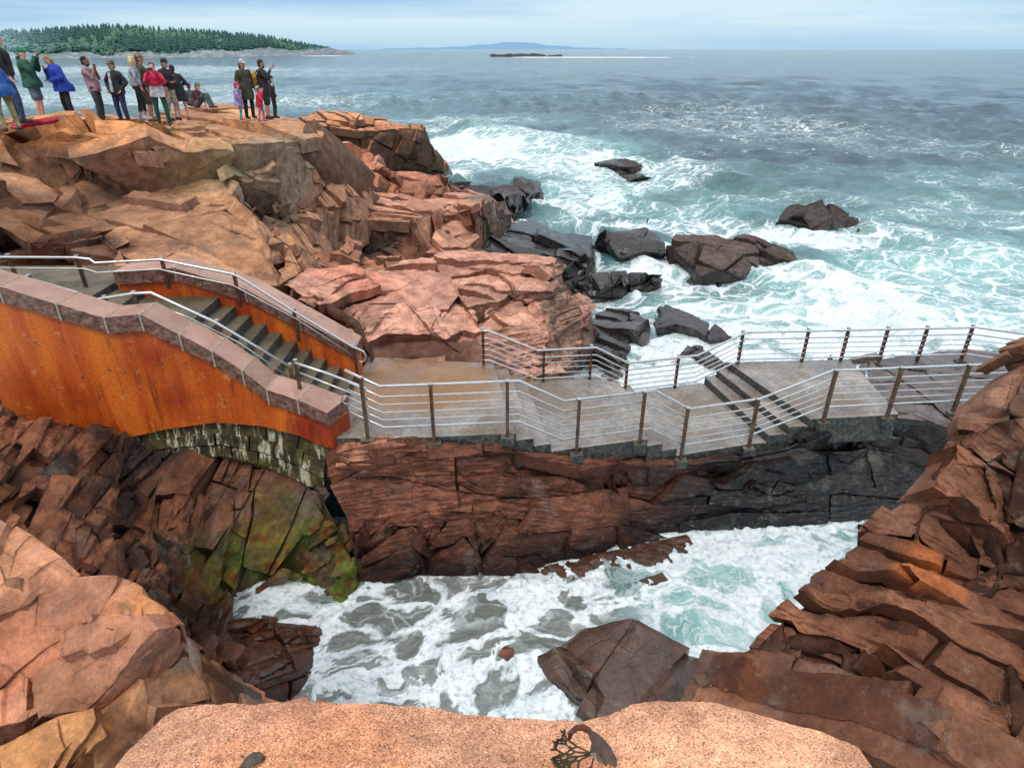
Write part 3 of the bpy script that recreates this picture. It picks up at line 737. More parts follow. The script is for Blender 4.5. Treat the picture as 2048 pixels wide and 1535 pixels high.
searock('sea_rock', 'pointed dark slab leaning out of the foam right of the smooth grey rock', [(1312, 650, 20), (1328, 613, 21.6), (1350, 618, 21.4), (1385, 633, 21), (1458, 668, 19.8)], [(1470, 690), (1409, 692), (1350, 676)],
        [(1350, 645, 20.3), (1390, 660, 20), (1430, 678, 19.3)], ((98, 92, 96), (66, 60, 62), (84, 78, 78)), 49, .14, (.3, 1.0, 1.0), fr=(.5, .4, .7), wetz=1.2)
searock('sea_rock', 'brown domed rock seen through the far railing at right', [(1620, 744, 16.6), (1665, 728, 17.2), (1720, 704, 18.6), (1780, 691, 19.4), (1840, 692, 19.4), (1880, 706, 18.8), (1905, 735, 17.2)], [(1900, 765), (1740, 775), (1640, 768)],
        [(1700, 722, 17.6), (1800, 712, 18), (1850, 722, 17.6), (1760, 740, 16.8)], ((150, 122, 104), (90, 68, 58), (110, 84, 70)), 50, .10, (.4, 1.4, 1.4), fr=(.1, .4, .9), wetz=.7, grow=2.5, ang=-6)
searock('sea_rock', 'low brown rock awash in the foam, seen through the left bars of the far railing', [(1360, 700, 18.2), (1400, 690, 18.8), (1450, 722, 17.4), (1478, 745, 16.6)], [(1440, 775), (1385, 745)], [(1410, 720, 17.3)],
        ((104, 92, 90), (80, 68, 64), (90, 76, 70)), 51, .12, (.3, .9, .9), wetz=1.2)
# ---------------------------------------------------------------- the gully under the stairs, the undercut cliff below the walkway
def gully_mod(P, N, c, wet, n1, n2, r1):
    g = np.zeros(len(P), np.float32)
    for (px, py, Y, r, s) in ((560, 1085, 8.85, 1.0, 1), (480, 1110, 8.7, .8, .9), (640, 1060, 8.7, .7, 1), (600, 1150, 8.8, .75, 1), (690, 1150, 8.7, .6, 1), (420, 1140, 8.1, .6, .7), (690, 1200, 8.3, .45, 1), (560, 1150, 8.85, .7, 1), (460, 1165, 8.2, .5, .8)):
        w = np.array(Yp(px, py, Y), np.float32); r = r * 1.18
        g = np.maximum(g, s * sstep(1.1, .3, np.linalg.norm(P - w, axis=1) / r + .35 * n2 + .3 * n1))
    n = fbm(P * 2.1, 4, 77); n9 = fbm(P * 5.5 + 3, 4, 78)
    green = np.array(lin(98, 140, 24), np.float32); yel = np.array(lin(132, 118, 36), np.float32); och = np.array(lin(128, 74, 28), np.float32)
    k = sstep(-.3, .2, n)[:, None]
    alg = green * (1 - k) + yel * k
    k = sstep(.1, .4, n9)[:, None]; alg = alg * (1 - k) + och * k
    g = (g * (.62 + .38 * sstep(-.25, .15, n9 + .2 * n)))[:, None] * .97
    c = c * (1 - g) + alg * g
    wet = np.maximum(wet, np.clip(sstep(2.6, 1.0, P[:, 2] + .7 * n1) * .75, 0, 1))
    dk = sstep(-.05, .35, fbm(P * 1.1 + 4, 4, 79))[:, None] * .7
    c = c * (1 - dk * (1 - g)) + np.array(lin(52, 44, 40), np.float32) * dk * (1 - g)
    c = c * (1 - .6 * g * sstep(.0, .4, fbm(P * 2.6 + 9, 4, 80))[:, None])
    return c, np.maximum(wet * (1 - .75 * g[:, 0]), .35 * g[:, 0])
rock('gully', 'steep wet gully floor with green algae below the rust coloured wall', None,
     [([(-140, 790, 8.9), (0, 795, 8.8), (45, 835, 8.7), (110, 820, 9.0), (160, 848, 9.1), (250, 862, 9.45), (300, 900, 9.6), (440, 895, 9.75), (560, 930, 9.7), (645, 965, 9.5), (690, 1050, 8.95), (715, 1120, 8.75), (745, 1172, -.1, Z), (725, 1235, -.1, Z), (655, 1252, -.1, Z),
        (650, 1300, -.08, Z), (638, 1340, -.08, Z), (606, 1400, -.1, Z), (560, 1440, -.1, Z), (420, 1380, 5.2), (340, 1310, 5.2), (250, 1220, 5.6), (160, 1190, 5.8), (60, 1110, 6.0), (-140, 1020, 6)],
       [(0, 870, 8.1), (60, 905, 8.0), (130, 890, 8.4), (40, 960, 7.5), (170, 960, 8.0), (100, 1020, 7.0), (250, 930, 9.0), (200, 1050, 7.2), (300, 1000, 8.6), (420, 980, 9.3), (520, 1020, 9.1), (600, 1060, 8.95), (650, 1110, 8.72), (400, 1080, 8.4), (300, 1130, 7.1), (500, 1120, 8.66), (580, 1140, 8.72),
        (430, 1180, 8.0), (360, 1220, 6.5), (474, 1196, .06, Z), (490, 1190, -.25, Z), (560, 1178, -.25, Z), (620, 1190, -.25, Z), (690, 1212, -.3, Z), (500, 1172, .16, Z), (560, 1160, .18, Z), (620, 1168, .18, Z), (690, 1190, .14, Z), (650, 1236, -.3, Z), (560, 1228, -.3, Z), (500, 1222, -.25, Z), (600, 1205, -.4, Z), (468, 1245, .42, Z), (560, 1260, .42, Z), (640, 1268, .28, Z), (480, 1292, .25, Z), (560, 1300, .3, Z), (600, 1350, .18, Z), (500, 1385, .5, Z), (420, 1310, .8, Z),
        (330, 940, 9.0), (270, 1060, 7.8), (140, 1080, 6.6), (360, 1030, 8.5)], (-.5, 1.5, -2.5))],
     ((142, 92, 64), (116, 74, 54), (90, 60, 46)), fr=(-.62, .15, .76), size=(.34, .9, 1.0), amp=.2, warp=.04, rough=.15, seed=61, crease=False, grow=1.05, var=1.5, tilt=12, fol=.05, ang=47, mod=gully_mod, kind='structure', k=.0028, lo=.012,
     stains_shading=[((110, 880, 8.3), (.9, .9, .8), (150, 98, 70), .8), ((30, 930, 7.8), (1.0, 1, .9), (140, 92, 68), .7), ((120, 940, 8.0), (.22, .5, .7), (34, 36, 40), .85), ((300, 905, 9.4), (.7, .6, .35), (44, 36, 34), .8), ((250, 1000, 8.0), (.7, .6, .4), (36, 34, 34), .8), ((560, 1260, 7.6), (.9, .5, .4), (120, 66, 40), .8), ((520, 1390, 6.2), (.7, .6, .4), (96, 56, 42), .7)])
def under_mod(P, N, c, wet, n1, n2, r1):
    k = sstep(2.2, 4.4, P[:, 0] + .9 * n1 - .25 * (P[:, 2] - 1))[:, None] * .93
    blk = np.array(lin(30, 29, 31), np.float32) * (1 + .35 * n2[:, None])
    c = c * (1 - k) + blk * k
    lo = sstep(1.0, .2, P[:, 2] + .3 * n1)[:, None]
    c = c * (1 - .76 * lo)  # lower face darkened, shade below the overhang painted in
    wet = np.maximum(wet, .25 + .5 * k[:, 0])
    och = sstep(.28, .5, fbm(P * 1.3, 4, 171))[:, None] * .5
    c = c * (1 - och) + np.array(lin(118, 62, 26), np.float32) * och * (1 - .8 * k)+ och * c * .8 * k
    return c, wet
rock('undercut_cliff', 'layered wet cliff below the walkway, red at left turning black', None,
     [([(648, 893, 9.75), (690, 884, 9.6), (735, 880, 9.4), (800, 894, 9.35), (900, 897, 9.45), (1030, 894, 9.6), (1100, 904, 9.8), (1225, 920, 10.0), (1366, 924, 10.4), (1500, 908, 10.7), (1580, 890, 10.8), (1640, 860, 10.9), (1740, 828, 11.6), (1850, 838, 11.9), (1920, 840, 12.0), (2040, 840, 12.3),
        (2040, 980, 11), (1900, 1060, 10.4), (1760, 1076, -.2, Z), (1700, 1070, -.2, Z), (1560, 1072, -.2, Z), (1400, 1080, -.2, Z), (1330, 1092, -.2, Z), (1230, 1108, -.2, Z), (1130, 1130, -.2, Z), (1060, 1172, -.2, Z), (960, 1168, -.2, Z), (860, 1176, -.2, Z), (740, 1168, -.2, Z), (712, 1130, 8.75), (692, 1040, 8.95), (655, 960, 9.4)],
       [(705, 1078, 8.62), (820, 1086, 8.55), (930, 1086, 8.6), (1020, 1078, 8.85), (1060, 1062, 9.1), (1140, 1090, 9.2), (1220, 1080, 9.5), (735, 1102, 9.15), (850, 1104, 9.15), (960, 1104, 9.15), (1020, 1102, 9.25), (730, 1140, 8.75), (870, 1128, 8.6), (1000, 1118, 8.9), (1060, 1120, 9.0), (780, 950, 9.2), (900, 960, 9.35), (1050, 950, 9.7), (1000, 1010, 9.15), (850, 1020, 8.95), (760, 1010, 9.05),
        (1150, 1000, 9.8), (1218, 990, 10.0), (1228, 985, 10.4), (1238, 990, 10.1), (1300, 990, 10.3), (1400, 1000, 10.4), (1500, 990, 10.6), (1600, 960, 10.9), (1700, 900, 11.4), (1700, 980, 10.8), (1800, 930, 11.2), (1640, 1030, 10.4), (1500, 1046, 10.25), (1800, 880, 11.6), (1430, 950, 10.9)], (0, 1.2, -.6))],
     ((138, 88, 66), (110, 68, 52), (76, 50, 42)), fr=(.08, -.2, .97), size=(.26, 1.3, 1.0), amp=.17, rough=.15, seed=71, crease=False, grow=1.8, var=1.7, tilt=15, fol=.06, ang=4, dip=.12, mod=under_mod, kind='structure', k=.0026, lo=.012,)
# rocks lying in the inlet
rock('inlet_rock', 'flat grey brown rock split by a cleft in the foaming inlet', 'rock',
     [([(1020, 1350, -.15, Z), (1040, 1325, -.05, Z), (1074, 1316, .05, Z), (1100, 1305, .12, Z), (1124, 1292, .16, Z), (1166, 1255, .30, Z), (1210, 1246, .34, Z), (1246, 1240, .36, Z), (1272, 1242, .36, Z), (1329, 1277, .30, Z), (1424, 1346, -.15, Z), (1420, 1420, -.1, Z), (1330, 1500, .1, Z), (1180, 1500, -.1, Z), (1140, 1447, -.12, Z), (1065, 1382, -.12, Z)],
       [(1250, 1320, .46, Z), (1190, 1300, .42, Z), (1130, 1302, .12, Z), (1160, 1350, .1, Z), (1190, 1390, .08, Z), (1180, 1340, .40, Z), (1210, 1390, .38, Z), (1110, 1350, .26, Z), (1150, 1400, .22, Z), (1300, 1400, .40, Z), (1269, 1300, .45, Z), (1275, 1300, .40, Z), (1270, 1400, .42, Z), (1276, 1400, .38, Z), (1190, 1440, .2, Z), (1350, 1360, .35, Z)], (0, .1, -.8))],
     ((142, 108, 90), (104, 80, 68), (118, 90, 76)), fr=(.3, .1, .9), size=(.8, 1.3, 1.3), amp=.03, flat=.6, seed=81, crease=False, ang=64, wetz=.75, k=.0026, lo=.008, rough=.5)
rock('inlet_rock', 'small orange brown rock half covered by foam at the left tip of the split rock', 'rock',
     [([(985, 1345, -.2, Z), (990, 1310, -.02, Z), (1010, 1292, .06, Z), (1040, 1288, -.02, Z), (1050, 1310, -.1, Z), (1030, 1345, -.2, Z)], [(1015, 1312, .16, Z)], (0, .1, -.5))],
     ((160, 106, 76), (130, 84, 60), (120, 80, 62)), size=(.3, .4, .4), amp=.04, seed=82, wetz=.1)
rock('inlet_rock', 'low brown shelf with water streaming over it at the foot of the undercut cliff', 'rock',
     [([(1030, 1178, -.2, Z), (1080, 1140, -.02, Z), (1180, 1112, .04, Z), (1290, 1090, .05, Z), (1372, 1074, .0, Z), (1388, 1110, -.15, Z), (1352, 1180, -.18, Z), (1260, 1240, -.2, Z), (1150, 1215, -.2, Z), (1070, 1195, -.2, Z)],
       [(1120, 1160, .03, Z), (1220, 1130, .09, Z), (1310, 1108, .10, Z), (1250, 1180, .05, Z), (1330, 1150, .08, Z), (1180, 1185, .0, Z)], (0, .1, -.5))],
     ((128, 88, 66), (100, 70, 54), (110, 76, 52)), fr=(.1, .1, .98), size=(.12, .6, .6), amp=.05, grow=30, chip=.3, rough=.8, seed=83, ang=14, wetz=.6)
rock('inlet_rock', 'low wet brown ledge at the left end of the inlet beside the algae', 'rock',
     [([(440, 1258, .3, Z), (480, 1240, .3, Z), (560, 1240, .25, Z), (610, 1250, .12, Z), (652, 1266, -.05, Z), (655, 1300, -.1, Z), (640, 1345, -.1, Z), (606, 1402, -.1, Z), (560, 1450, -.1, Z), (430, 1410, .5, Z), (370, 1320, 1.1, Z)],
       [(520, 1262, .46, Z), (600, 1272, .34, Z), (500, 1285, .38, Z), (560, 1312, .46, Z), (600, 1340, .3, Z), (500, 1370, .6, Z), (440, 1310, .75, Z)], (0, .1, -.9))],
     ((128, 82, 60), (96, 62, 48), (110, 64, 40)), size=(.3, .7, .7), amp=.07, seed=84, ang=20, grow=1.2, wetz=.75, k=.0028,
     stains_shading=[((560, 1255, .4, Z), (.7, .5, .3), (124, 70, 40), .7)])
# ---------------------------------------------------------------- near rocks
def near_mod(P, N, c, wet, n1, n2, r1):
    return c, wet
rock('left_boulder', 'large warm pink granite boulder with a lit top at the left edge', 'boulder',
     [([(-90, 985, 4.8), (0, 1032, 4.7), (60, 1066, 4.6), (125, 1120, 4.45), (165, 1160, 4.3), (171, 1159, 4.25), (237, 1156, 4.3), (290, 1188, 4.2), (331, 1209, 4.1), (352, 1232, 3.95), (367, 1256, 3.75), (331, 1282, 3.6), (285, 1330, 3.48), (237, 1382, 3.36), (195, 1424, 3.25), (150, 1428, 3.25), (84, 1436, 3.2), (42, 1476, 3.1), (0, 1458, 3.15), (-90, 1500, 3.1)],
       [(28, 1098, 4.4), (85, 1130, 4.3), (143, 1181, 4.1), (30, 1106, 4.42), (85, 1140, 4.3), (0, 1146, 4.05), (42, 1139, 4.1), (145, 1196, 4.0), (105, 1240, 3.8), (60, 1250, 3.8), (153, 1272, 3.75), (115, 1345, 3.6), (91, 1360, 3.55), (0, 1400, 3.4), (165, 1270, 3.62), (130, 1350, 3.45), (100, 1375, 3.42), (195, 1195, 4.0), (195, 1240, 3.65), (250, 1238, 3.68), (307, 1241, 3.66), (200, 1252, 3.6), (300, 1252, 3.62), (180, 1330, 3.45), (215, 1300, 3.5), (225, 1330, 3.44)], (-.6, .5, -1.6))],
     ((198, 140, 110), (158, 102, 76), (150, 104, 80)), fr=(-.6, -.3, .74), size=(.6, 1.2, 1.0), amp=.06, seed=91, crease=False, ang=42, mat=M_ROCK, k=.0034, lo=.004, rough=.14, warp=.02, crack=.8,
     stains_shading=[((90, 1100, 4.4), (.8, .8, .3), (222, 160, 122), .7), ((290, 1210, 4.0), (.35, .4, .12), (214, 146, 88), .7), ((50, 1300, 3.7), (.5, .5, .3), (190, 118, 84), .6), ((120, 1390, 3.4), (.35, .4, .3), (136, 98, 70), .6)])
rock('left_boulder', 'dark brown tilted boulder with a grey top wedged below the large pink boulder', 'boulder',
     [([(325, 1283, 4.0), (345, 1272, 4.2), (372, 1290, 4.15), (401, 1340, 3.95), (404, 1360, 3.8), (375, 1395, 3.6), (349, 1420, 3.45), (279, 1470, 3.15), (199, 1545, 2.85), (150, 1620, 2.6), (60, 1620, 2.5), (140, 1490, 2.95), (192, 1440, 3.2), (240, 1380, 3.5), (290, 1330, 3.7)],
       [(335, 1375, 3.6), (270, 1390, 3.4), (200, 1460, 3.1), (370, 1340, 3.85), (330, 1330, 3.9), (250, 1450, 3.2)], (.3, .5, -1.5))],
     ((176, 128, 92), (112, 68, 38), (126, 104, 90)), fr=(-.6, -.3, .74), size=(.5, 1.0, .9), amp=.05, seed=92, crease=False, ang=42, mat=M_NEAR, k=.0034, lo=.004, rough=.14, warp=.02,
     stains_shading=[((350, 1320, 4.0), (.25, .3, .25), (128, 112, 102), .8), ((250, 1460, 3.1), (.35, .3, .3), (78, 44, 22), .8), ((190, 1500, 2.95), (.3, .3, .1), (168, 104, 40), .7)])
rock('left_boulder', 'low yellowish brown slab boulder with a deep crack in the bottom left corner', 'boulder',
     [([(-90, 1512, 2.95), (0, 1488, 3.0), (40, 1478, 3.05), (70, 1468, 3.08), (130, 1438, 3.15), (196, 1419, 3.2), (194, 1440, 3.1), (165, 1475, 2.95), (139, 1498, 2.85), (110, 1545, 2.7), (80, 1600, 2.5), (-90, 1600, 2.5)],
       [(60, 1500, 2.88), (118, 1470, 2.96), (124, 1475, 3.02), (134, 1500, 2.9), (0, 1525, 2.8), (50, 1540, 2.7)], (-.2, .4, -1.0))],
     ((190, 136, 88), (146, 94, 58), (170, 112, 70)), fr=(-.6, -.3, .74), size=(.4, .8, .8), amp=.04, seed=93, crease=False, ang=36, mat=M_NEAR, k=.0034, lo=.004, rough=.14, warp=.02)
rock('left_boulder', 'smooth dusty pink boulder just behind the left end of the near ledge', 'boulder',
     [([(310, 1440, 3.6), (340, 1420, 3.8), (378, 1382, 4.2), (412, 1354, 4.6), (461, 1362, 4.8), (520, 1392, 4.8), (570, 1410, 4.9), (620, 1400, 5.2), (690, 1418, 5.2), (700, 1460, 4.6), (560, 1490, 4.1), (400, 1490, 3.7), (300, 1480, 3.4)], [(440, 1395, 4.3), (520, 1420, 4.4), (400, 1430, 3.9)], (0, .4, -1.6))],
     ((196, 130, 102), (150, 98, 76), (172, 114, 90)), size=(.5, .8, .8), amp=.05, seed=94, crease=False, ang=30, mat=M_NEAR, k=.0034, lo=.005, rough=.7, warp=.02)
def right_mod(P, N, c, wet, n1, n2, r1):
    k = sstep(.35, -.15, fbm(P * .8 + 7, 4, 301) + .25)[:, None] * .0
    return c, np.maximum(wet, .12)
rock('right_cliff', 'leaning brown red cliff with slanting grain filling the right corner', 'cliff',
     [([(2130, 660, 6.6), (2048, 680, 6.4), (2022, 690, 6.35), (2010, 706, 6.3), (2026, 718, 6.35), (2042, 724, 6.35), (2000, 755, 6.25), (1950, 790, 6.1), (1915, 812, 6.0), (1897, 845, 5.85), (1899, 880, 5.7), (1870, 912, 5.65), (1840, 945, 5.55), (1770, 1003, 5.4), (1745, 1028, 5.3), (1718, 1056, 5.2), (1711, 1070, 5.1), (1742, 1068, 5.15), (1715, 1092, 5.05), (1688, 1112, 4.95), (1690, 1134, 4.9),
        (1640, 1137, 4.9), (1617, 1142, 4.85), (1620, 1172, 4.8), (1560, 1200, 4.7), (1508, 1252, 4.6), (1470, 1292, 4.45), (1420, 1350, 4.25), (1390, 1365, 4.2), (1366, 1386, 4.1), (1382, 1412, 4.0), (1450, 1455, 3.6), (1560, 1520, 3.1), (1680, 1580, 2.8), (1800, 1680, 2.45), (2130, 1680, 2.4)],
       [(1921, 892, 5.3), (2048, 818, 5.2), (2048, 927, 5.65), (1956, 962, 5.5), (2048, 880, 5.3), (1970, 930, 5.25), (2048, 765, 5.7), (1970, 832, 5.5), (1868, 955, 5.0), (2041, 1008, 4.65), (1840, 1012, 4.9), (2048, 1050, 4.5), (1940, 1045, 4.7), (2048, 1108, 5.0), (1921, 1072, 4.98), (1956, 1100, 5.0), (1780, 1043, 5.2), (1837, 1080, 4.75), (1830, 1112, 4.55), (1770, 1150, 4.55), (1968, 1108, 4.5), (2048, 1118, 4.35),
        (1847, 1194, 4.5), (1850, 1206, 4.02), (1975, 1196, 4.5), (1975, 1212, 3.95), (2048, 1184, 4.4), (1847, 1182, 4.2), (1960, 1180, 4.15), (1740, 1221, 4.2), (1672, 1214, 4.5), (1592, 1275, 4.25), (1600, 1262, 4.5), (1720, 1290, 4.05), (1823, 1349, 3.65), (2015, 1386, 3.3), (1629, 1308, 4.4), (1743, 1345, 4.15), (1700, 1320, 3.85), (1640, 1296, 4.1), (1740, 1368, 3.68), (1511, 1288, 4.35), (1477, 1355, 4.0), (1561, 1416, 3.65), (1696, 1385, 3.6), (1998, 1420, 3.15), (1700, 1480, 3.0), (1850, 1500, 2.85), (2048, 1300, 3.6), (2048, 1450, 2.95), (1900, 1285, 3.85), (1900, 930, 5.2)], (2.5, .8, -2.5))],
     ((150, 102, 76), (108, 64, 40), (78, 50, 38)), fr=(.52, -.28, .80), up=(.78, .1, -.55), size=(.36, 1.3, 1.5), amp=.10, seed=101, crease=False, mat=M_NEAR, tilt=6, flat=.82, grow=1.75, fol=.045, ang=-46, dip=.05, k=.0026, lo=.005, mod=right_mod, rough=.12, warp=.02, crack=.9, maxv=400000,
     stains_shading=[((1960, 780, 6.0), (.8, .8, .6), (158, 120, 100), .7), ((1800, 1010, 5.3), (.4, .6, .4), (148, 106, 86), .6), ((1600, 1350, 4.0), (.45, .5, .4), (112, 84, 76), .7), ((1850, 1130, 4.5), (.4, .4, .25), (184, 106, 58), .7), ((1450, 1300, 4.4), (.5, .5, .4), (72, 48, 42), .7), ((1990, 1090, 4.9), (.5, .4, .25), (48, 34, 32), .9), ((1640, 1190, 4.7), (.3, .4, .2), (90, 66, 60), .6)])  # darkest patch paints the shade below the overhang
rock('ledge_stone', 'pale orange coarse grained granite ledge across the bottom edge', 'rock',
     [([(154, 1626, 7.33, Z), (219, 1562, 7.33, Z), (255, 1526, 7.34, Z), (292, 1505, 7.34, Z), (345, 1495, 7.35, Z), (432, 1498, 7.36, Z), (584, 1492, 7.36, Z), (715, 1500, 7.36, Z), (846, 1510, 7.35, Z), (922, 1524, 7.34, Z), (999, 1534, 7.34, Z), (1071, 1540, 7.33, Z), (1140, 1537, 7.33, Z), (1178, 1542, 7.32, Z), (1233, 1526, 7.33, Z), (1260, 1510, 7.34, Z), (1284, 1496, 7.35, Z), (1347, 1485, 7.36, Z), (1435, 1488, 7.36, Z), (1500, 1505, 7.36, Z), (1609, 1542, 7.35, Z), (1718, 1581, 7.34, Z), (1805, 1624, 7.33, Z),
        (1925, 1800, 7.30, Z), (999, 1900, 7.30, Z), (39, 1800, 7.3, Z)], [(563, 1574, 7.38, Z), (999, 1594, 7.37, Z), (1435, 1564, 7.385, Z)], (0, .06, -.7))],
     ((214, 172, 146), (186, 138, 110), (206, 160, 138)), size=(.25, .4, .4), fr=(0, .1, 1), amp=.022, seed=111, grow=30, flat=.25, crease=False, ang=8, mat=M_GRAIN, k=.0030, lo=.0015, rough=.75, warp=.02, crack=.35,
     stains_shading=[((672, 1544, 7.35, Z), .2, (226, 168, 128), .6), ((1162, 1574, 7.35, Z), .15, (206, 146, 104), .5), ((454, 1574, 7.35, Z), .12, (214, 156, 118), .5)])
rock('ledge_chip', 'thin reddish rock edge just beyond the middle of the near ledge', 'rock',
     [([(810, 1432, 7.18, Z), (900, 1438, 7.18, Z), (960, 1441, 7.18, Z), (1020, 1440, 7.18, Z), (1062, 1452, 7.17, Z), (1100, 1474, 7.15, Z), (1000, 1520, 7.15, Z), (830, 1500, 7.15, Z)], [], (0, .04, -.5))],
     ((196, 116, 84), (160, 92, 66), (186, 112, 82)), size=(.2, .3, .3), amp=.012, seed=112, ang=4, k=.003, lo=.002, rough=1.2, warp=.02)
# ---------------- the sea
def sea_material():
    T = NT('sea_water')
    fo = T.attr('foam'); ae = T.attr('aer')
    co = T.vmul(T.co, (1, 1, .2))
    # warped coordinates, so that the foam nets are drawn out and curled
    w1 = T.n('TexNoise'); T.set(w1.inputs['Vector'], co); w1.inputs['Scale'].default_value = .55; w1.inputs['Detail'].default_value = 4
    wv = T.vmul(T.vadd(w1.outputs['Color'], (-.5, -.5, -.5)), (2.2, 1.7, 0))
    w2 = T.n('TexNoise'); T.set(w2.inputs['Vector'], co); w2.inputs['Scale'].default_value = 3.1; w2.inputs['Detail'].default_value = 3
    wv2 = T.vmul(T.vadd(w2.outputs['Color'], (-.5, -.5, -.5)), (.36, .36, 0))
    cw = T.vadd(T.vadd(co, wv), wv2)
    nb = T.noise(1.7, 5, .68, cw); nb2 = T.noise(.33, 4, .62, co); nb3 = T.noise(9, 5, .7, co)
    far = T.attr('far')
    fv = T.math('ADD', fo, T.math('ADD', T.math('MULTIPLY', T.math('SUBTRACT', nb2, .5), .75), T.math('MULTIPLY', T.math('SUBTRACT', nb, .5), .55)))
    st = T.n('VectorRotate'); st.rotation_type = 'Z_AXIS'; T.set(st.inputs['Vector'], cw); st.inputs['Angle'].default_value = math.radians(-38)
    nbS = T.noise(1.0, 5, .66, T.vmul(st.outputs[0], (.55, 2.0, 1)), .4)
    fv = T.math('ADD', fv, T.math('MULTIPLY', T.math('SUBTRACT', nbS, .5), T.math('MULTIPLY_ADD', T.attr('murk'), 1.25, .35)))
    def width(lo, mid, hi):
        r = T.n('FloatCurve'); cv = r.mapping.curves[0]
        cv.points[0].location = (0, 0); cv.points[1].location = (1, 1)
        for p in ((.22, 0.0), (.5, lo), (.78, mid), (.95, hi)): cv.points.new(*p)
        r.mapping.update(); T.set(r.inputs['Value'], fv); return r.outputs[0]
    def net(scale, w, st=(1, 1, 1)):
        d = T.vor(scale, 'DISTANCE_TO_EDGE', T.vmul(cw, st))
        d = T.math('ADD', d, T.math('MULTIPLY', T.math('SUBTRACT', nb3, .5), .10))
        return T.mr(T.math('SUBTRACT', d, w), .035, -.035)
    w1 = width(.05, .17, .60)
    a = net(.95, w1, (.72, 1.35, 1)); b = net(2.2, T.math('MULTIPLY', w1, .85), (.8, 1.2, 1)); c = net(5.5, T.math('MULTIPLY', w1, .8))
    g2 = T.mr(nb, .42, .62); on = T.mr(fv, .24, .40)
    b = T.math('MULTIPLY', b, T.math('MULTIPLY_ADD', T.attr('murk'), -.45, 1.0)); c = T.math('MULTIPLY', c, T.math('MULTIPLY_ADD', T.attr('murk'), -.8, 1.0))
    m = T.math('MAXIMUM', a, T.math('MAXIMUM', T.math('MULTIPLY', b, T.math('MULTIPLY_ADD', g2, .7, .25)), T.math('MULTIPLY', c, T.math('MULTIPLY', T.math('SUBTRACT', 1.0, g2), .6))))
    m = T.math('MULTIPLY', T.math('MULTIPLY', m, on), T.mr(nb3, .22, .5, .55, 1.0))
    # thin film of bubbles between the nets, and smears far out where the nets are too fine to see
    film = T.math('MULTIPLY', T.mr(fv, .45, 1.05), T.mr(nb3, .3, .7, .05, .38))
    smear = T.math('MULTIPLY', T.mr(T.math('ADD', fv, T.math('MULTIPLY', T.math('SUBTRACT', nb, .5), .8)), .45, .85), T.math('MULTIPLY_ADD', far, .45, .15))
    mask = T.math('MAXIMUM', m, T.math('MAXIMUM', film, smear), clamp=True)
    deep = T.mix(T.mr(T.math('ADD', T.math('MULTIPLY', nb2, .6), T.math('MULTIPLY', T.noise(.07, 5, .65, T.vmul(co, (.5, 1, 1))), .4)), .38, .62), (.008, .034, .050), (.020, .068, .090))
    milk = T.mix(T.mr(nb, .3, .7), (.16, .40, .39), (.32, .58, .55))
    ft = T.noise(1.0, 6, .68, T.vmul(co, (.16, .022, 1)))
    deep = T.mix(far, deep, T.mix(T.mr(ft, .38, .62), (.010, .034, .050), (.060, .130, .160)))
    c0 = T.mix(T.math('MULTIPLY', ae, T.mr(nb2, .25, .7, .55, 1.0), clamp=True), deep, milk)
    inl = T.attr('murk')
    c0 = T.mix(inl, c0, (.13, .15, .13))
    white = T.mix(T.mr(T.math('ADD', T.math('MULTIPLY', nb3, .5), T.math('MULTIPLY', nbS, .5)), .34, .62), (.50, .60, .63), (.82, .86, .87))
    col = T.mix(mask, c0, white)
    ch = T.noise(.42, 5, .62, T.vmul(co, (.8, 1.5, 1)), .6)
    h1 = T.math('ADD', T.math('MULTIPLY', mask, .9), T.math('ADD', T.math('MULTIPLY', T.noise(2.1, 5, .62, T.vmul(co, (1, 1.5, 1)), .5), .9), T.math('MULTIPLY', nb3, .2)))
    n1 = T.bump(h1, T.math('MULTIPLY_ADD', far, .2, .5), .10)
    nn = T.bump(ch, T.math('MULTIPLY_ADD', T.attr('open'), .8, .05), .55, n1)
    ro = T.math('MULTIPLY_ADD', mask, .6, .12)
    return T.done(col, ro, nn, spec=T.math('MULTIPLY_ADD', far, -.38, .5))
M_SEA = sea_material()
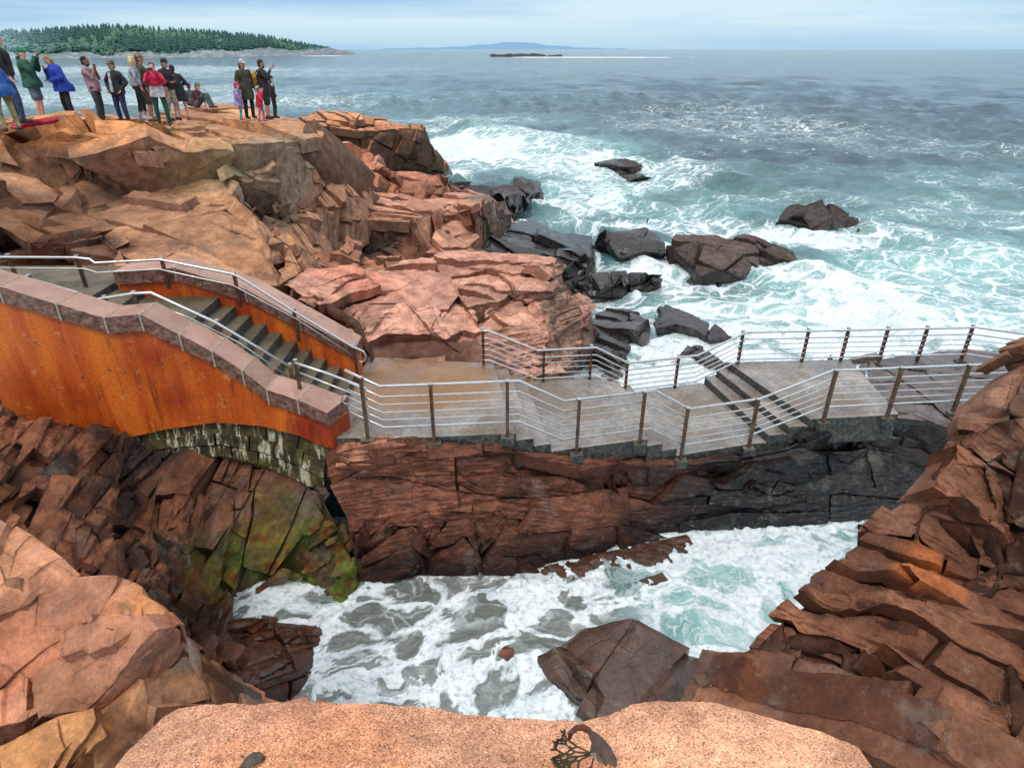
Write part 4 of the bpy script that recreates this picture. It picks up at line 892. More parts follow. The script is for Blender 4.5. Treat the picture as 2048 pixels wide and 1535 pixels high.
def sea_calc(rocks):
    def sea_rows():
        r = [3.2]
        while r[-1] < 45000:
            q = r[-1]
            r.append(q + max(.028, min(q * q / EYE / 814.0 * 1.25, q * .12)))
        return np.array(r)
    R = sea_rows(); NT_ = 760
    TH = np.linspace(math.radians(-58), math.radians(58), NT_)
    RR, TT = np.meshgrid(R, TH, indexing='ij')
    X = (RR * np.sin(TT)).ravel(); Y = (RR * np.cos(TT)).ravel()
    rad = RR.ravel()
    nr = len(R)
    ii = np.arange(nr * NT_).reshape(nr, NT_)
    SF = np.stack([ii[:-1, :-1].ravel(), ii[:-1, 1:].ravel(), ii[1:, 1:].ravel(), ii[1:, :-1].ravel()], 1)[:, ::-1]
    rs = np.random.RandomState(5)
    H = np.zeros(len(X)); DX = np.zeros(len(X)); DY = np.zeros(len(X))
    open_ = sstep(14, 40, rad)
    P2 = np.stack([X, Y, np.zeros_like(X)], 1).astype(np.float32)
    amod = .55 + .8 * sstep(-.4, .5, fbm(P2 * .03, 3, 400))
    wx = fbm(P2 * .05, 3, 401) * 6; wy = fbm(P2 * .05 + 40, 3, 402) * 6
    for i in range(34):
        L = 1.6 * (1.16 ** i) * (0.85 + .3 * rs.rand())
        if L > 75: break
        a = math.radians(-112 + rs.randn() * 34)            # travelling toward the shore
        kx, ky = math.cos(a) * 2 * PI / L, math.sin(a) * 2 * PI / L
        am = min(.032 * L ** .78, .21) * (1.0 if L < 9 else .6)
        ph = (X + wx) * kx + (Y + wy) * ky + rs.rand() * 6.28
        vis = np.clip(2.2 - rad * rad / EYE / 814 * 2.2 / L, .12, 1)        # waves finer than the grid fade out
        near = np.where(rad < 60, sstep(8, 40, rad) * .8 + .12, 1)
        vis = vis * (1 - .8 * sstep(120, 500, rad))
        H += am * np.cos(ph) * vis * near; DX -= math.cos(a) * am * np.sin(ph) * vis * near * .8; DY -= math.sin(a) * am * np.sin(ph) * vis * near * .8
    H = H * amod; DX *= amod; DY *= amod
    H += fbm(P2 * .9, 4, 403) * .10 * np.clip(40 / np.maximum(rad, 1), 0, 1) * (.35 + .65 * open_)
    H += np.abs(fbm(P2 * np.array([.35, .8, 1], np.float32), 4, 404)) * .30 * open_ * np.clip(120 / np.maximum(rad, 1), 0, 1)
    # --- where the water is white, and where it is milky green
    foam = np.zeros(len(X), np.float32); aer = np.zeros(len(X), np.float32)
    nz = fbm(P2 * .35, 5, 410); nz2 = fbm(P2 * .08, 4, 411)
    def blob(px, py, rx, ry, f, a, rot=0.0):
        nonlocal foam, aer
        c = Zp(px, py, 0); cr, sr = math.cos(rot), math.sin(rot)
        dx, dy = X - c[0], Y - c[1]
        d = np.sqrt(((dx * cr + dy * sr) / rx) ** 2 + ((-dx * sr + dy * cr) / ry) ** 2) + .33 * nz + .2 * nz2
        k = sstep(1.15, .35, d)
        foam = np.maximum(foam, f * k); aer = np.maximum(aer, a * sstep(1.5, .3, d))
    for b in [  # px, py, radius x, radius y (metres), foam, milkiness
        (920, 300, 9, 14, .92, .9), (1000, 290, 12, 12, .6, .9), (1080, 300, 12, 14, .52, .95), (880, 345, 4, 5, 1, .8), (1150, 330, 8, 8, .75, .95), (1150, 400, 5, 4.5, .75, 1), (1120, 425, 4, 2.5, 1, .9), (1200, 370, 6, 6, .62, 1), (1290, 420, 9, 4, .42, .7),
        (1300, 350, 9, 6, .55, .5), (1420, 400, 8, 6, .35, .5), (1260, 460, 8, 3, .72, .7), (1350, 465, 5, 2.2, .7, .7), (1500, 455, 7, 3, .68, .6), (1560, 470, 3.5, 2.5, .9, .8), (1660, 480, 5, 2.2, .85, .8), (1780, 470, 5, 3, .55, .6), (1650, 400, 5, 5, .35, .4),
        (1330, 560, 6, 3.0, .72, .7), (1230, 580, 3, 1.6, .8, .6), (1420, 610, 5, 2.0, .72, .9), (1300, 620, 4, 2, .7, .8), (1600, 560, 4, 2.4, .8, 1), (1620, 620, 4, 2.0, .72, 1), (1700, 570, 5, 2.4, .9, 1), (1790, 640, 3.5, 1.6, 1, 1), (1560, 670, 4, 1.6, .85, .9), (1450, 660, 3, 1.6, .85, .9), (1340, 700, 3.0, 2.2, .9, .7), (1300, 760, 2.5, 2.0, .85, .7), (1480, 720, 4, 1.6, .9, .9),
        (1850, 560, 6, 5, .50, 1), (1950, 520, 7, 6, .52, 1), (1950, 620, 6, 3, .62, 1), (2040, 580, 6, 4, .62, 1), (1700, 690, 5, 1.5, .95, 1), (1880, 670, 5, 1.6, .95, 1), (2030, 680, 4, 2, .8, 1), (1950, 430, 10, 8, .36, .6), (2030, 380, 10, 12, .32, .4),
        (1500, 250, 26, 22, .40, .12), (1600, 270, 24, 14, .36, .15), (1400, 222, 20, 12, .38, .1), (1900, 300, 16, 10, .32, .2), (1750, 350, 14, 6, .22, .2), (100, 200, 90, 40, .5, .4), (250, 180, 60, 40, .46, .3), (100, 140, 200, 120, .5, .3), (400, 150, 120, 60, .40, .2), (560, 140, 120, 60, .38, .1), (460, 200, 20, 20, .36, .3), (640, 215, 20, 14, .30, .3), (930, 240, 16, 10, .45, .5), (900, 262, 10, 6, .5, .5)]:
        blob(*b)
    # open water flecks
    foam = np.maximum(foam, .30 * sstep(.12, .5, nz2 + .3 * nz) * open_)
    foam = np.maximum(foam, .17 * open_)
    # surf line on the far headland and the reef
    for px0, px1, py, w, f in ((0, 700, 116.5, 22, .8), (1085, 1330, 115, 60, 1.0), (980, 1100, 116, 30, .8)):
        A = np.array(Zp(px0, py, 0)); B = np.array(Zp(px1, py - (5 if px1 == 700 else .6), 0))
        t = np.clip(((X - A[0]) * (B[0] - A[0]) + (Y - A[1]) * (B[1] - A[1])) / ((B - A) ** 2).sum(), 0, 1)
        d = np.hypot(X - A[0] - t * (B[0] - A[0]), Y - A[1] - t * (B[1] - A[1])) / w
        foam = np.maximum(foam, f * sstep(1.1, .4, d + .5 * nz2))
    # the inlet
    inlet = (Y < 10.6) & (rad < 16) & (X < 9)
    fi = np.zeros(len(X), np.float32)
    def iblob(px, py, rx, ry, f):
        nonlocal fi
        c = Zp(px, py, 0)
        d = np.hypot((X - c[0]) / rx, (Y - c[1]) / ry) + .3 * fbm(P2 * 1.1, 4, 412)
        k = sstep(1.2, .5, d)
        fi = fi * (1 - k) + f * k
    fi[:] = .66
    for b in ((700, 1350, 1.2, .6, .86), (850, 1400, 1.6, .7, .86), (1000, 1420, 1.0, .6, .80), (900, 1280, 1.3, .55, .72), (800, 1270, .5, .3, .60), (960, 1290, .8, .25, .58), (820, 1190, .7, .25, .45), (1000, 1190, .7, .2, .8), (1060, 1240, .6, .3, .7), (1200, 1200, .7, .35, .55), (1330, 1180, .5, .4, .6), (1300, 1110, .8, .3, .62), (1550, 1100, 1.6, .45, .9), (1500, 1180, 1.2, .5, .74), (1450, 1260, .7, .5, .70), (1400, 1320, .4, .3, .85), (1650, 1090, 1.2, .4, .82),
              (560, 1195, .55, .25, .86), (650, 1205, .35, .2, .6), (700, 1228, .35, .16, .3), (1080, 1400, .5, .5, .92), (750, 1170, .3, .15, .35)):
        iblob(*b)
    foam = np.where(inlet, fi, foam)
    aer = np.where(inlet, .25 + .75 * sstep(1.2, 2.8, X), aer)
    # froth and wash where the water meets rock
    gx0, gy0, cs, gw, gh = -9.0, 3.5, .08, 290, 480
    G = np.zeros((gw, gh), np.float32)
    for rv in rocks:
        q = rv[(rv[:, 2] > -.12) & (rv[:, 2] < .16)]
        a = ((q[:, 0] - gx0) / cs).astype(int); b = ((q[:, 1] - gy0) / cs).astype(int)
        ok = (a >= 0) & (a < gw) & (b >= 0) & (b < gh); G[a[ok], b[ok]] = 1
    for _ in range(7):
        G = np.maximum(G, .86 * np.maximum(np.maximum(np.roll(G, 1, 0), np.roll(G, -1, 0)), np.maximum(np.roll(G, 1, 1), np.roll(G, -1, 1))))
    a = ((X - gx0) / cs).astype(int); b = ((Y - gy0) / cs).astype(int)
    ok = (a >= 0) & (a < gw) & (b >= 0) & (b < gh)
    con = np.zeros(len(X), np.float32); con[ok] = G[a[ok], b[ok]]
    con = sstep(.55, 1.05, con + .35 * fbm(P2 * 3.0, 3, 440)) * np.where(con > 0, 1, 0)
    foam = np.maximum(foam, .84 * con)
    # steeper little ridges in the surf, and the breaker at right
    H += foam * .14 * np.abs(fbm(P2 * 1.3, 4, 420)) * sstep(9, 16, rad) * np.clip(50 / np.maximum(rad, 1), 0, 1)
    A = np.array(Zp(1650, 560, 0)); B = np.array(Zp(1890, 690, 0))
    t = np.clip(((X - A[0]) * (B[0] - A[0]) + (Y - A[1]) * (B[1] - A[1])) / ((B - A) ** 2).sum(), 0, 1)
    d = np.hypot(X - A[0] - t * (B[0] - A[0]), Y - A[1] - t * (B[1] - A[1]))
    H += .55 * np.exp(-(d / 1.3) ** 2) * (1 + .4 * nz)
    foam = np.maximum(foam, np.exp(-((d - .4) / 1.1) ** 2).astype(np.float32) * (.98 + .1 * nz))
    A = np.array(Zp(930, 262, 0)); B = np.array(Zp(1160, 300, 0))
    t = np.clip(((X - A[0]) * (B[0] - A[0]) + (Y - A[1]) * (B[1] - A[1])) / ((B - A) ** 2).sum(), 0, 1)
    d = np.hypot(X - A[0] - t * (B[0] - A[0]), Y - A[1] - t * (B[1] - A[1]))
    H += .9 * np.exp(-(d / 2.6) ** 2) * (1 + .6 * nz)
    H = np.where(inlet, .05 * fbm(P2 * 1.0, 4, 430) + .035 * np.abs(fbm(P2 * 3.0, 3, 431)) + foam * .02, H)
    H = H + con * (.03 + .07 * np.abs(fbm(P2 * 4.0, 4, 441)))
    DX = np.where(inlet, 0, DX); DY = np.where(inlet, 0, DY)
    V = np.stack([X + DX, Y + DY, H], 1)
    murk = np.where(inlet, sstep(2.6, 1.2, X), 0)
    return V, SF, {'foam': np.clip(foam, 0, 1), 'aer': np.clip(aer, 0, 1), 'murk': murk, 'far': sstep(40, 200, rad), 'open': sstep(14, 45, rad)}

def sea_make(d, r):
    o = np_mesh('sea', r[0], r[1], M_SEA, attrs=r[2], origin=(0, 0, 0)); o['kind'] = 'structure'
import time
from concurrent.futures import ThreadPoolExecutor
T0 = time.time(); SHORE = []
with ThreadPoolExecutor(4) as ex:
    futs = [(mk, d, ex.submit(fn, **d)) for fn, mk, d in JOBS]
    for mk, d, f in futs:
        r = f.result(); mk(d, r)
        if r[0][:, 2].min() < .2: SHORE.append(np.asarray(r[0], np.float32))
sea_make({}, sea_calc(SHORE))
print('rocks and sea built in', round(time.time() - T0, 1), 's', sum(len(o.data.vertices) for o in COL.objects if o.type == 'MESH'), 'vertices')
# ------------------------------------------------------------------ materials of the built things
def concrete_mat(name, a, b, stain, wet=.3, sand=False):
    T = NT(name)
    n = T.noise(1.6, 6, .62); n2 = T.noise(14, 5, .6); n3 = T.noise(90, 3, .6)
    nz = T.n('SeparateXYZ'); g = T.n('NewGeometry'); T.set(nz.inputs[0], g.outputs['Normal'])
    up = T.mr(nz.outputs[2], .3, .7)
    c = T.mix(T.mr(n, .35, .65), a, b)
    c = T.mix(T.mr(T.noise(.75, 5, .6), .46, .62), c, stain)
    if sand:          # wet sandy grit drifted over the first landing
        q = T.n('VectorMath', operation='LENGTH'); T.set(q.inputs[0], T.vmul(T.vadd(T.co, (1.75, -11.75, 0)), (.62, .80, 0)))
        k = T.mr(T.math('ADD', q.outputs['Value'], T.math('MULTIPLY', T.math('SUBTRACT', T.noise(1.9, 6, .6), .5), 1.1)), 1.28, .72)
        c = T.mix(T.math('MULTIPLY', k, .75), c, T.mix(T.mr(n2, .3, .7), lin(178, 124, 66, .85), lin(140, 98, 58, .8)))
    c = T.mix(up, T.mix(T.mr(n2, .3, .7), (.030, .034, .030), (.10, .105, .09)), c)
    c = T.mix(1.0, c, T.mix(T.mr(n2, .3, .7), (.72, .72, .72), (1.15, 1.15, 1.15)), 'MULTIPLY')
    c = T.mix(1.0, c, T.mix(T.mr(n3, .35, .65), (.85, .85, .85), (1.1, 1.1, 1.1)), 'MULTIPLY')
    pud = T.mr(T.noise(.9, 5, .6), .44, .56)
    c = T.mix(T.math('MULTIPLY', pud, .45 * wet), c, T.mix(1.0, c, (.48, .48, .50), 'MULTIPLY'))
    r = T.mr(pud, 0, 1, .75, .75 - .66 * wet)
    return T.done(c, r, T.bump(T.math('ADD', n2, T.math('MULTIPLY', n3, .4)), .4, .012))
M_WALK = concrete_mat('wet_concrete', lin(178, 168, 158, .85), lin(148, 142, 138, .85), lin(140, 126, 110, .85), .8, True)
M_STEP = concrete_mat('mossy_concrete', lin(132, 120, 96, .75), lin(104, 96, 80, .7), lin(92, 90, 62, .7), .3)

T = NT('rust_stained_wall')
st = T.vmul(T.co, (2.4, 2.4, .32)); n = T.noise(1.0, 6, .6, st); n2 = T.noise(4.5, 5, .6, T.vmul(T.co, (1.6, 1.6, .25))); n3 = T.noise(26, 4, .6); nb = T.noise(.55, 4, .5)
c = T.mix(T.mr(n, .33, .66), lin(222, 112, 24, .95), lin(190, 76, 20, .9))
c = T.mix(T.mr(nb, .48, .66), c, lin(170, 58, 20, .8))
c = T.mix(T.math('MULTIPLY', T.mr(n2, .56, .72), .6), c, lin(104, 36, 18, .7))
c = T.mix(T.math('MULTIPLY', T.mr(T.noise(3.1, 5, .6, T.vmul(T.co, (2.2, 2.2, .3))), .60, .74), .45), c, lin(226, 138, 66))
c = T.mix(1.0, c, T.mix(T.mr(n3, .3, .7), (.82, .8, .8), (1.14, 1.14, 1.14)), 'MULTIPLY')
c = T.mix(T.math('MULTIPLY', T.mr(T.noise(1.0, 6, .7, T.vmul(T.co, (5.5, 5.5, .22))), .58, .68), .55), c, lin(84, 30, 18, .7))
c = T.mix(T.math('MULTIPLY', T.mr(T.noise(5.0, 6, .7), .60, .68), .6), c, lin(226, 150, 90, .9))
pit = T.mr(T.vor(2.3), .02, .05, 1, 0)
c = T.mix(T.math('MULTIPLY', pit, .7), c, (.10, .03, .02))
M_RUST = T.done(c, T.mr(n, .3, .7, .7, .42), T.bump(T.math('SUBTRACT', n3, T.math('MULTIPLY', pit, .6)), .25, .01))

T = NT('sawn_pink_granite')
g = T.n('NewGeometry'); nz = T.n('SeparateXYZ'); T.set(nz.inputs[0], g.outputs['Normal'])
n = T.noise(2.2, 5, .6); n2 = T.noise(70, 3, .6); n3 = T.noise(11, 6, .65)
c = T.mix(T.mr(n, .3, .7), lin(198, 158, 142, .85), lin(176, 132, 114, .85))
rnd = T.n('ObjectInfo').outputs['Random']
c = T.mix(1.0, c, T.mix(rnd, (.84, .82, .80), (1.1, 1.08, 1.06)), 'MULTIPLY')
c = T.mix(T.math('MULTIPLY', T.mr(T.noise(3.4, 6, .65), .52, .66), .5), c, (.20, .14, .11))
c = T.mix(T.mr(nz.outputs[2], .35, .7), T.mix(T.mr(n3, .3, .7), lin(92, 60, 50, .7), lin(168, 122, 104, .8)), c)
c = T.mix(1.0, c, T.mix(T.mr(n2, .3, .7), (.8, .78, .78), (1.16, 1.16, 1.16)), 'MULTIPLY')
M_COPE = T.done(c, T.mr(n, .3, .7, .62, .34), T.bump(T.math('ADD', n3, T.math('MULTIPLY', n2, .3)), T.mr(nz.outputs[2], .35, .7, .9, .12), .03))
T = NT('mortar'); M_MORTAR = T.done(T.mix(T.mr(T.noise(18, 4), .3, .7), lin(190, 176, 152, .85), lin(150, 138, 118, .8)), .85)

T = NT('steel_pipe')
n = T.noise(6, 5, .6)
M_STEEL = T.done(T.mix(T.mr(n, .5, .7), (.62, .62, .62), (.50, .45, .39)), T.mr(n, .3, .7, .24, .42), metal=.92)
T = NT('bronzed_steel_post')
n = T.noise(5, 6, .65); n2 = T.noise(22, 4, .6)
c = T.mix(T.mr(n, .35, .65), lin(116, 94, 72), lin(78, 58, 44)); c = T.mix(T.mr(n2, .56, .72), c, lin(134, 78, 44))
M_POST = T.done(c, T.mr(n2, .3, .7, .36, .6), metal=.45)
T = NT('rusty_dark_post')
n = T.noise(7, 6, .65)
M_POSTD = T.done(T.mix(T.mr(n, .38, .66), lin(70, 54, 48), lin(118, 66, 38)), .5, metal=.3)
T = NT('algae_masonry')
n = T.noise(2.6, 6, .66); n2 = T.noise(3.2, 6, .66, T.vmul(T.co, (2.6, 2.6, .5))); n3 = T.noise(20, 4, .6)
c = T.mix(T.mr(n, .38, .64), lin(92, 76, 48, .8), lin(56, 52, 40, .7))
c = T.mix(T.mr(n2, .52, .63), c, lin(216, 212, 178, .85))
c = T.mix(T.math('MULTIPLY', T.mr(T.noise(1.1, 4, .6), .5, .62), .75), c, lin(122, 112, 40, .8))
c = T.mix(1.0, c, T.mix(T.mr(n3, .3, .7), (.7, .7, .68), (1.16, 1.16, 1.16)), 'MULTIPLY')
M_MASON = T.done(c, .5, T.bump(T.math('ADD', n3, n), .5, .03))

def zat(px, py, Y): return Yp(px, py, Y)[2]
def xat(px, py, Y): return Yp(px, py, Y)[0]
def lerp_line(pts):
    pts = sorted(pts)
    xs = [p[0] for p in pts]
    def f(x, k=1): return float(np.interp(x, xs, [p[k] for p in pts]))
    return f

# ------------------------------------------------------------------ front retaining wall with granite coping
FY, FB = 9.50, 9.98
top_px = [(-260, 505), (-120, 538), (0, 571), (116, 606), (211, 633), (282, 627), (361, 667), (426, 700), (486, 739), (535, 777), (596, 797), (656, 824)]
top3 = [(xat(x, y, FY), zat(x, y, FY)) for x, y in top_px]
TH_ = .27
wall = tag(empty('retaining_wall', (-5.6, 9.7, 2.5)), 'rust orange wall with pink granite coping, nearest side of the stairs', 'wall')
def child(o, par):
    o.parent = par; o.matrix_parent_inverse = Matrix.Translation(-par.location); return o
arch = lerp_line([(xat(x, y, 9.55), zat(x, y, 9.55)) for x, y in ((-300, 990), (60, 950), (200, 900), (255, 874), (330, 857), (430, 843), (520, 849), (600, 869), (650, 891), (662, 895))])
m = MB()
xs = sorted(set([p[0] for p in top3] + list(np.linspace(top3[0][0], top3[-1][0], 60))))
tl = lerp_line(top3)
f0 = []; f1 = []; b0 = []; b1 = []
for x in xs:
    sk = max(0, (x - (top3[-1][0] - .4)) / .4) * .22
    zt = tl(x) - TH_ + .012; zb = min(arch(x), zt - .15)
    f1.append(m.bm.verts.new((x, FY + .035, zt))); f0.append(m.bm.verts.new((x, FY + .02, zb)))
    b1.append(m.bm.verts.new((x + sk, FB - .02, zt))); b0.append(m.bm.verts.new((x + sk, FB - .02, zb)))
for i in range(len(xs) - 1):
    for q in ((f0[i], f0[i + 1], f1[i + 1], f1[i]), (b1[i], b1[i + 1], b0[i + 1], b0[i]), (f1[i], f1[i + 1], b1[i + 1], b1[i]), (b0[i], b0[i + 1], f0[i + 1], f0[i])):
        m.bm.faces.new(q)
m.bm.faces.new((f0[-1], b0[-1], b1[-1], f1[-1])); m.bm.faces.new((f1[0], b1[0], b0[0], f0[0]))
child(m.build('wall_face', M_RUST), wall)
for x, y in ((235, 668), (258, 686), (322, 725), (370, 724), (250, 742), (218, 738), (163, 752), (150, 710), (70, 684), (280, 775), (515, 834)):
    m = MB(); p = Yp(x, y, FY + .025); m.tube([(p[0], FY + .035, p[2]), (p[0], FY + .004, p[2])], .016, 8)
    child(m.build('form_tie', M_COPE), wall)

def stone(p, front=True, seed=0):
    """split-faced granite stone from its 8 corners, the front face rough"""
    m = MB(); m.hexa(p)
    bmesh.ops.recalc_face_normals(m.bm, faces=m.bm.faces[:])
    bmesh.ops.subdivide_edges(m.bm, edges=m.bm.edges[:], cuts=9, use_grid_fill=True)
    y0 = min(v.co.y for v in m.bm.verts)
    zs = [v.co.z for v in m.bm.verts]
    vs = list(m.bm.verts)
    P = np.array([v.co for v in vs], np.float32)
    d = fbm(P * 5 + seed, 4, 500 + seed % 90) * .035 + fbm(P * 14, 3, 501) * .014
    for v, q in zip(vs, d):
        if v.co.y < y0 + .05: v.co.y += -.02 + abs(float(q)) * -1.0 + .02; v.co.z += float(q) * .25
        else: v.co.z += float(q) * .04
    return m
n = len(top3)
for i in range(n - 1):
    (x0, z0), (x1, z1) = top3[i], top3[i + 1]
    g = .010
    s0 = .22 * max(0, (x0 - top3[-3][0]) / (top3[-1][0] - top3[-3][0])) if i >= n - 3 else 0
    s1 = .22 * max(0, (x1 - top3[-3][0]) / (top3[-1][0] - top3[-3][0])) if i >= n - 3 else 0
    a, b = x0 + g, x1 - g
    p = [(a, FY - .03, z0 - TH_), (b, FY - .03, z1 - TH_), (b + s1, FB + .03, z1 - TH_), (a + s0, FB + .03, z0 - TH_),
         (a, FY - .03, z0), (b, FY - .03, z1), (b + s1, FB + .03, z1), (a + s0, FB + .03, z0)]
    child(stone(p, seed=i * 7).build('coping_stone', M_COPE, smooth=False), wall)
    if i:
        m = MB(); w = .013
        p = [(x0 - w, FY - .062, z0 - TH_ - .004), (x0 + w, FY - .062, z0 - TH_ - .004), (x0 + w + s0, FB + .034, z0 - TH_ - .004), (x0 - w + s0, FB + .034, z0 - TH_ - .004),
             (x0 - w, FY - .055, z0 + .006), (x0 + w, FY - .055, z0 + .006), (x0 + w + s0, FB + .034, z0 + .006), (x0 - w + s0, FB + .034, z0 + .006)]
        m.hexa(p); child(m.build('mortar_joint', M_MORTAR), wall)
m = MB()
for i in range(n - 1):
    (x0, z0), (x1, z1) = top3[i], top3[i + 1]
    m.tube([(x0, FY + .028, z0 - TH_ + .002), (x1, FY + .028, z1 - TH_ + .002)], .014, 6)
child(m.build('mortar_joint', M_MORTAR), wall)

# masonry arch below the wall
m = MB()
top_a = [(262, 874), (330, 857), (430, 843), (520, 849), (600, 869), (652, 893)]
bot_a = [(295, 922), (345, 915), (440, 912), (520, 930), (580, 955), (648, 990)]
rs2 = np.random.RandomState(3)
ta = np.linspace(0, 1, len(top_a))
cuts = [0, .19, .34, .5, .63, .8, 1.0]
for j in range(3):
    off = (0, .05, -.04)[j]
    cc = [0] + [c + off for c in cuts[1:-1]] + [1]
    for c0, c1 in zip(cc, cc[1:]):
        segs = np.linspace(c0, c1, 4)
        for s0, s1 in zip(segs, segs[1:]):
            q = []
            for yy, jj in ((.012, j), (-.012, j + 1)):
                for s in (s0 + (.004 if s0 == c0 else 0), s1 - (.004 if s1 == c1 else 0)):
                    f = jj / 3.0 + yy
                    tx = np.interp(s, ta, [p[0] for p in top_a]); ty = np.interp(s, ta, [p[1] for p in top_a])
                    bx = np.interp(s, ta, [p[0] for p in bot_a]); by = np.interp(s, ta, [p[1] for p in bot_a])
                    q.append(Yp(tx + (bx - tx) * f, ty + (by - ty) * f, 9.62 - .10 * f - .03 * (j == 1)))
            tlp, trp, blp, brp = q
            dp = .35
            m.hexa([blp, brp, (brp[0], brp[1] + dp, brp[2]), (blp[0], blp[1] + dp, blp[2]), tlp, trp, (trp[0], trp[1] + dp, trp[2]), (tlp[0], tlp[1] + dp, tlp[2])])
bmesh.ops.subdivide_edges(m.bm, edges=m.bm.edges[:], cuts=4, use_grid_fill=True)
P = np.array([v.co for v in m.bm.verts], np.float32); dd = fbm(P * 6, 4, 510) * .03
for v, q in zip(m.bm.verts, dd): v.co.y += float(q); v.co.z += float(q) * .3
m.prism([(xat(255, 874, 9.7), 9.72), (xat(655, 893, 9.7), 9.72), (xat(655, 893, 9.7), 10.3), (xat(255, 874, 9.7), 10.3)], 1.4, 2.75)
tag(m.build('masonry_base', M_MASON, origin=(-4.5, 9.6, 2.2)), 'curved old stone base streaked white and green under the rust wall', 'masonry')

# ------------------------------------------------------------------ back wall of the stairs
BY, BB = 11.7, 12.28
tb_px = [(226, 543), (350, 535), (491, 577), (600, 636), (705, 697)]
tb3 = [(xat(x, y, BY), zat(x, y, BY)) for x, y in tb_px]
bw = tag(empty('retaining_wall', (-5.3, 12, 2.6)), 'low orange stained wall with pink coping on the far side of the stairs', 'wall')
m = MB()
for (x0, z0), (x1, z1) in zip(tb3, tb3[1:]):
    lo0, lo1 = 2.35, 2.35
    m.hexa([(x0, BY + .03, lo0), (x1, BY + .03, lo1), (x1 + .02, BB, lo1), (x0, BB, lo0), (x0, BY + .03, z0 - .24), (x1, BY + .03, z1 - .24), (x1 + .02, BB, z1 - .24), (x0, BB, z0 - .24)])
child(m.build('wall_face', M_RUST), bw)
for i, ((x0, z0), (x1, z1)) in enumerate(zip(tb3, tb3[1:])):
    a, b = x0 + .008, x1 - .008 + (.06 if i == len(tb3) - 2 else 0)
    p = [(a, BY - .03, z0 - .25), (b, BY - .03, z1 - .25), (b, BB + .04, z1 - .25), (a, BB + .04, z0 - .25), (a, BY - .03, z0), (b, BY - .03, z1), (b, BB + .04, z1), (a, BB + .04, z0)]
    child(stone(p, seed=60 + i).build('coping_stone', M_COPE), bw)
    if i:
        m = MB(); w = .012
        m.hexa([(x0 - w, BY - .055, z0 - .252), (x0 + w, BY - .055, z0 - .252), (x0 + w, BB + .043, z0 - .252), (x0 - w, BB + .043, z0 - .252), (x0 - w, BY - .055, z0 + .005), (x0 + w, BY - .055, z0 + .005), (x0 + w, BB + .043, z0 + .005), (x0 - w, BB + .043, z0 + .005)])
        child(m.build('mortar_joint', M_MORTAR), bw)

# ------------------------------------------------------------------ the stairs
stairs = tag(empty('staircase', (-4.5, 10.8, 2.6)), 'mossy grey concrete steps climbing left between two orange walls', 'staircase')
NS = 10; X0, X1 = -3.25, -5.95; Z0, Z1 = 2.6, 4.46
for k in range(NS):
    xa = X0 + (X1 - X0) * k / NS; xb = X0 + (X1 - X0) * (k + 1) / NS
    zt = Z0 + (Z1 - Z0) * (k + 1) / NS
    m = MB()
    m.hexa([(xb - .02, FB - .1, zt - .5), (xa, FB - .1, zt - .5), (xa, BY + .06, zt - .5), (xb - .02, BY + .06, zt - .5), (xb - .02, FB - .1, zt), (xa + .025, FB - .1, zt - .004 * k % .01), (xa + .025, BY + .06, zt), (xb - .02, BY + .06, zt)])
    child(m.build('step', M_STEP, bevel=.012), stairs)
m = MB()
m.prism([(-7.1, FB - .1), (-5.955, FB - .1), (-5.955, 12.5), (-7.1, 12.7)], 3.2, Z1)
for k in range(2):
    m.prism([(-7.1 - .55 * (k + 1) - (4 if k == 1 else 0), FB - .1), (-7.1 - .55 * k, FB - .1), (-7.1 - .55 * k, 12.9), (-7.1 - .55 * (k + 1) - (4 if k == 1 else 0), 12.9)], 3.2, Z1 + .13 * (k + 1))
tag(m.build('path', M_STEP, bevel=.01), kind='structure')

# ------------------------------------------------------------------ the walkway: landings and short flights
FL = lerp_line([(-3.4, 9.62), (-2, 9.58), (0, 9.76), (2.6, 10.36), (5.0, 11.0), (6.3, 11.12), (7.6, 11.25), (9.1, 11.5), (11, 11.8), (13, 12.2)])
BL = lerp_line([(-3.4, 12.75), (-.6, 12.4), (1.85, 12.7), (2.6, 12.9), (4.2, 13.3), (5.3, 13.5), (10.9, 13.8), (13, 14.3)])
def strip(m, fa, fb, ba, bb, z, zb=-.2, z2=None):
    n = 6; fx = np.linspace(fa, fb, n); bx = np.linspace(ba, bb, n)
    poly = [(x, FL(x)) for x in fx] + [(x, BL(x) + .25) for x in bx[::-1]]
    m.prism(poly, zb, z)
m = MB()
strip(m, -3.35, .07, -3.2, -.40, 2.6, 2.2)
for k in range(2): strip(m, .075 + .325 * k, .07 + .325 * (k + 1), -.395 + .325 * k, -.40 + .325 * (k + 1), 2.6 - .165 * (k + 1), 1.85)
strip(m, .725, 2.6, .255, 2.12, 2.1, 1.72)
for k in range(2): strip(m, 2.605 + .32 * k, 2.6 + .32 * (k + 1), 2.125 + .32 * k, 2.12 + .32 * (k + 1), 2.1 - .165 * (k + 1), 1.35)
strip(m, 3.245, 5.2, 2.765, 4.6, 1.6, 1.2)
for k in range(2): strip(m, 5.205 + .4 * k, 5.2 + .4 * (k + 1), 4.605 + .27 * k, 4.6 + .27 * (k + 1), 1.6 + .17 * (k + 1), .5)
bmesh.ops.bevel(m.bm, geom=m.bm.edges[:], offset=.012, segments=1, affect='EDGES')
strip(m, 6.005, 7.9, 5.145, 8.1, 2.1, 1.5)
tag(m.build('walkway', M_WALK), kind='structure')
JOBS = []
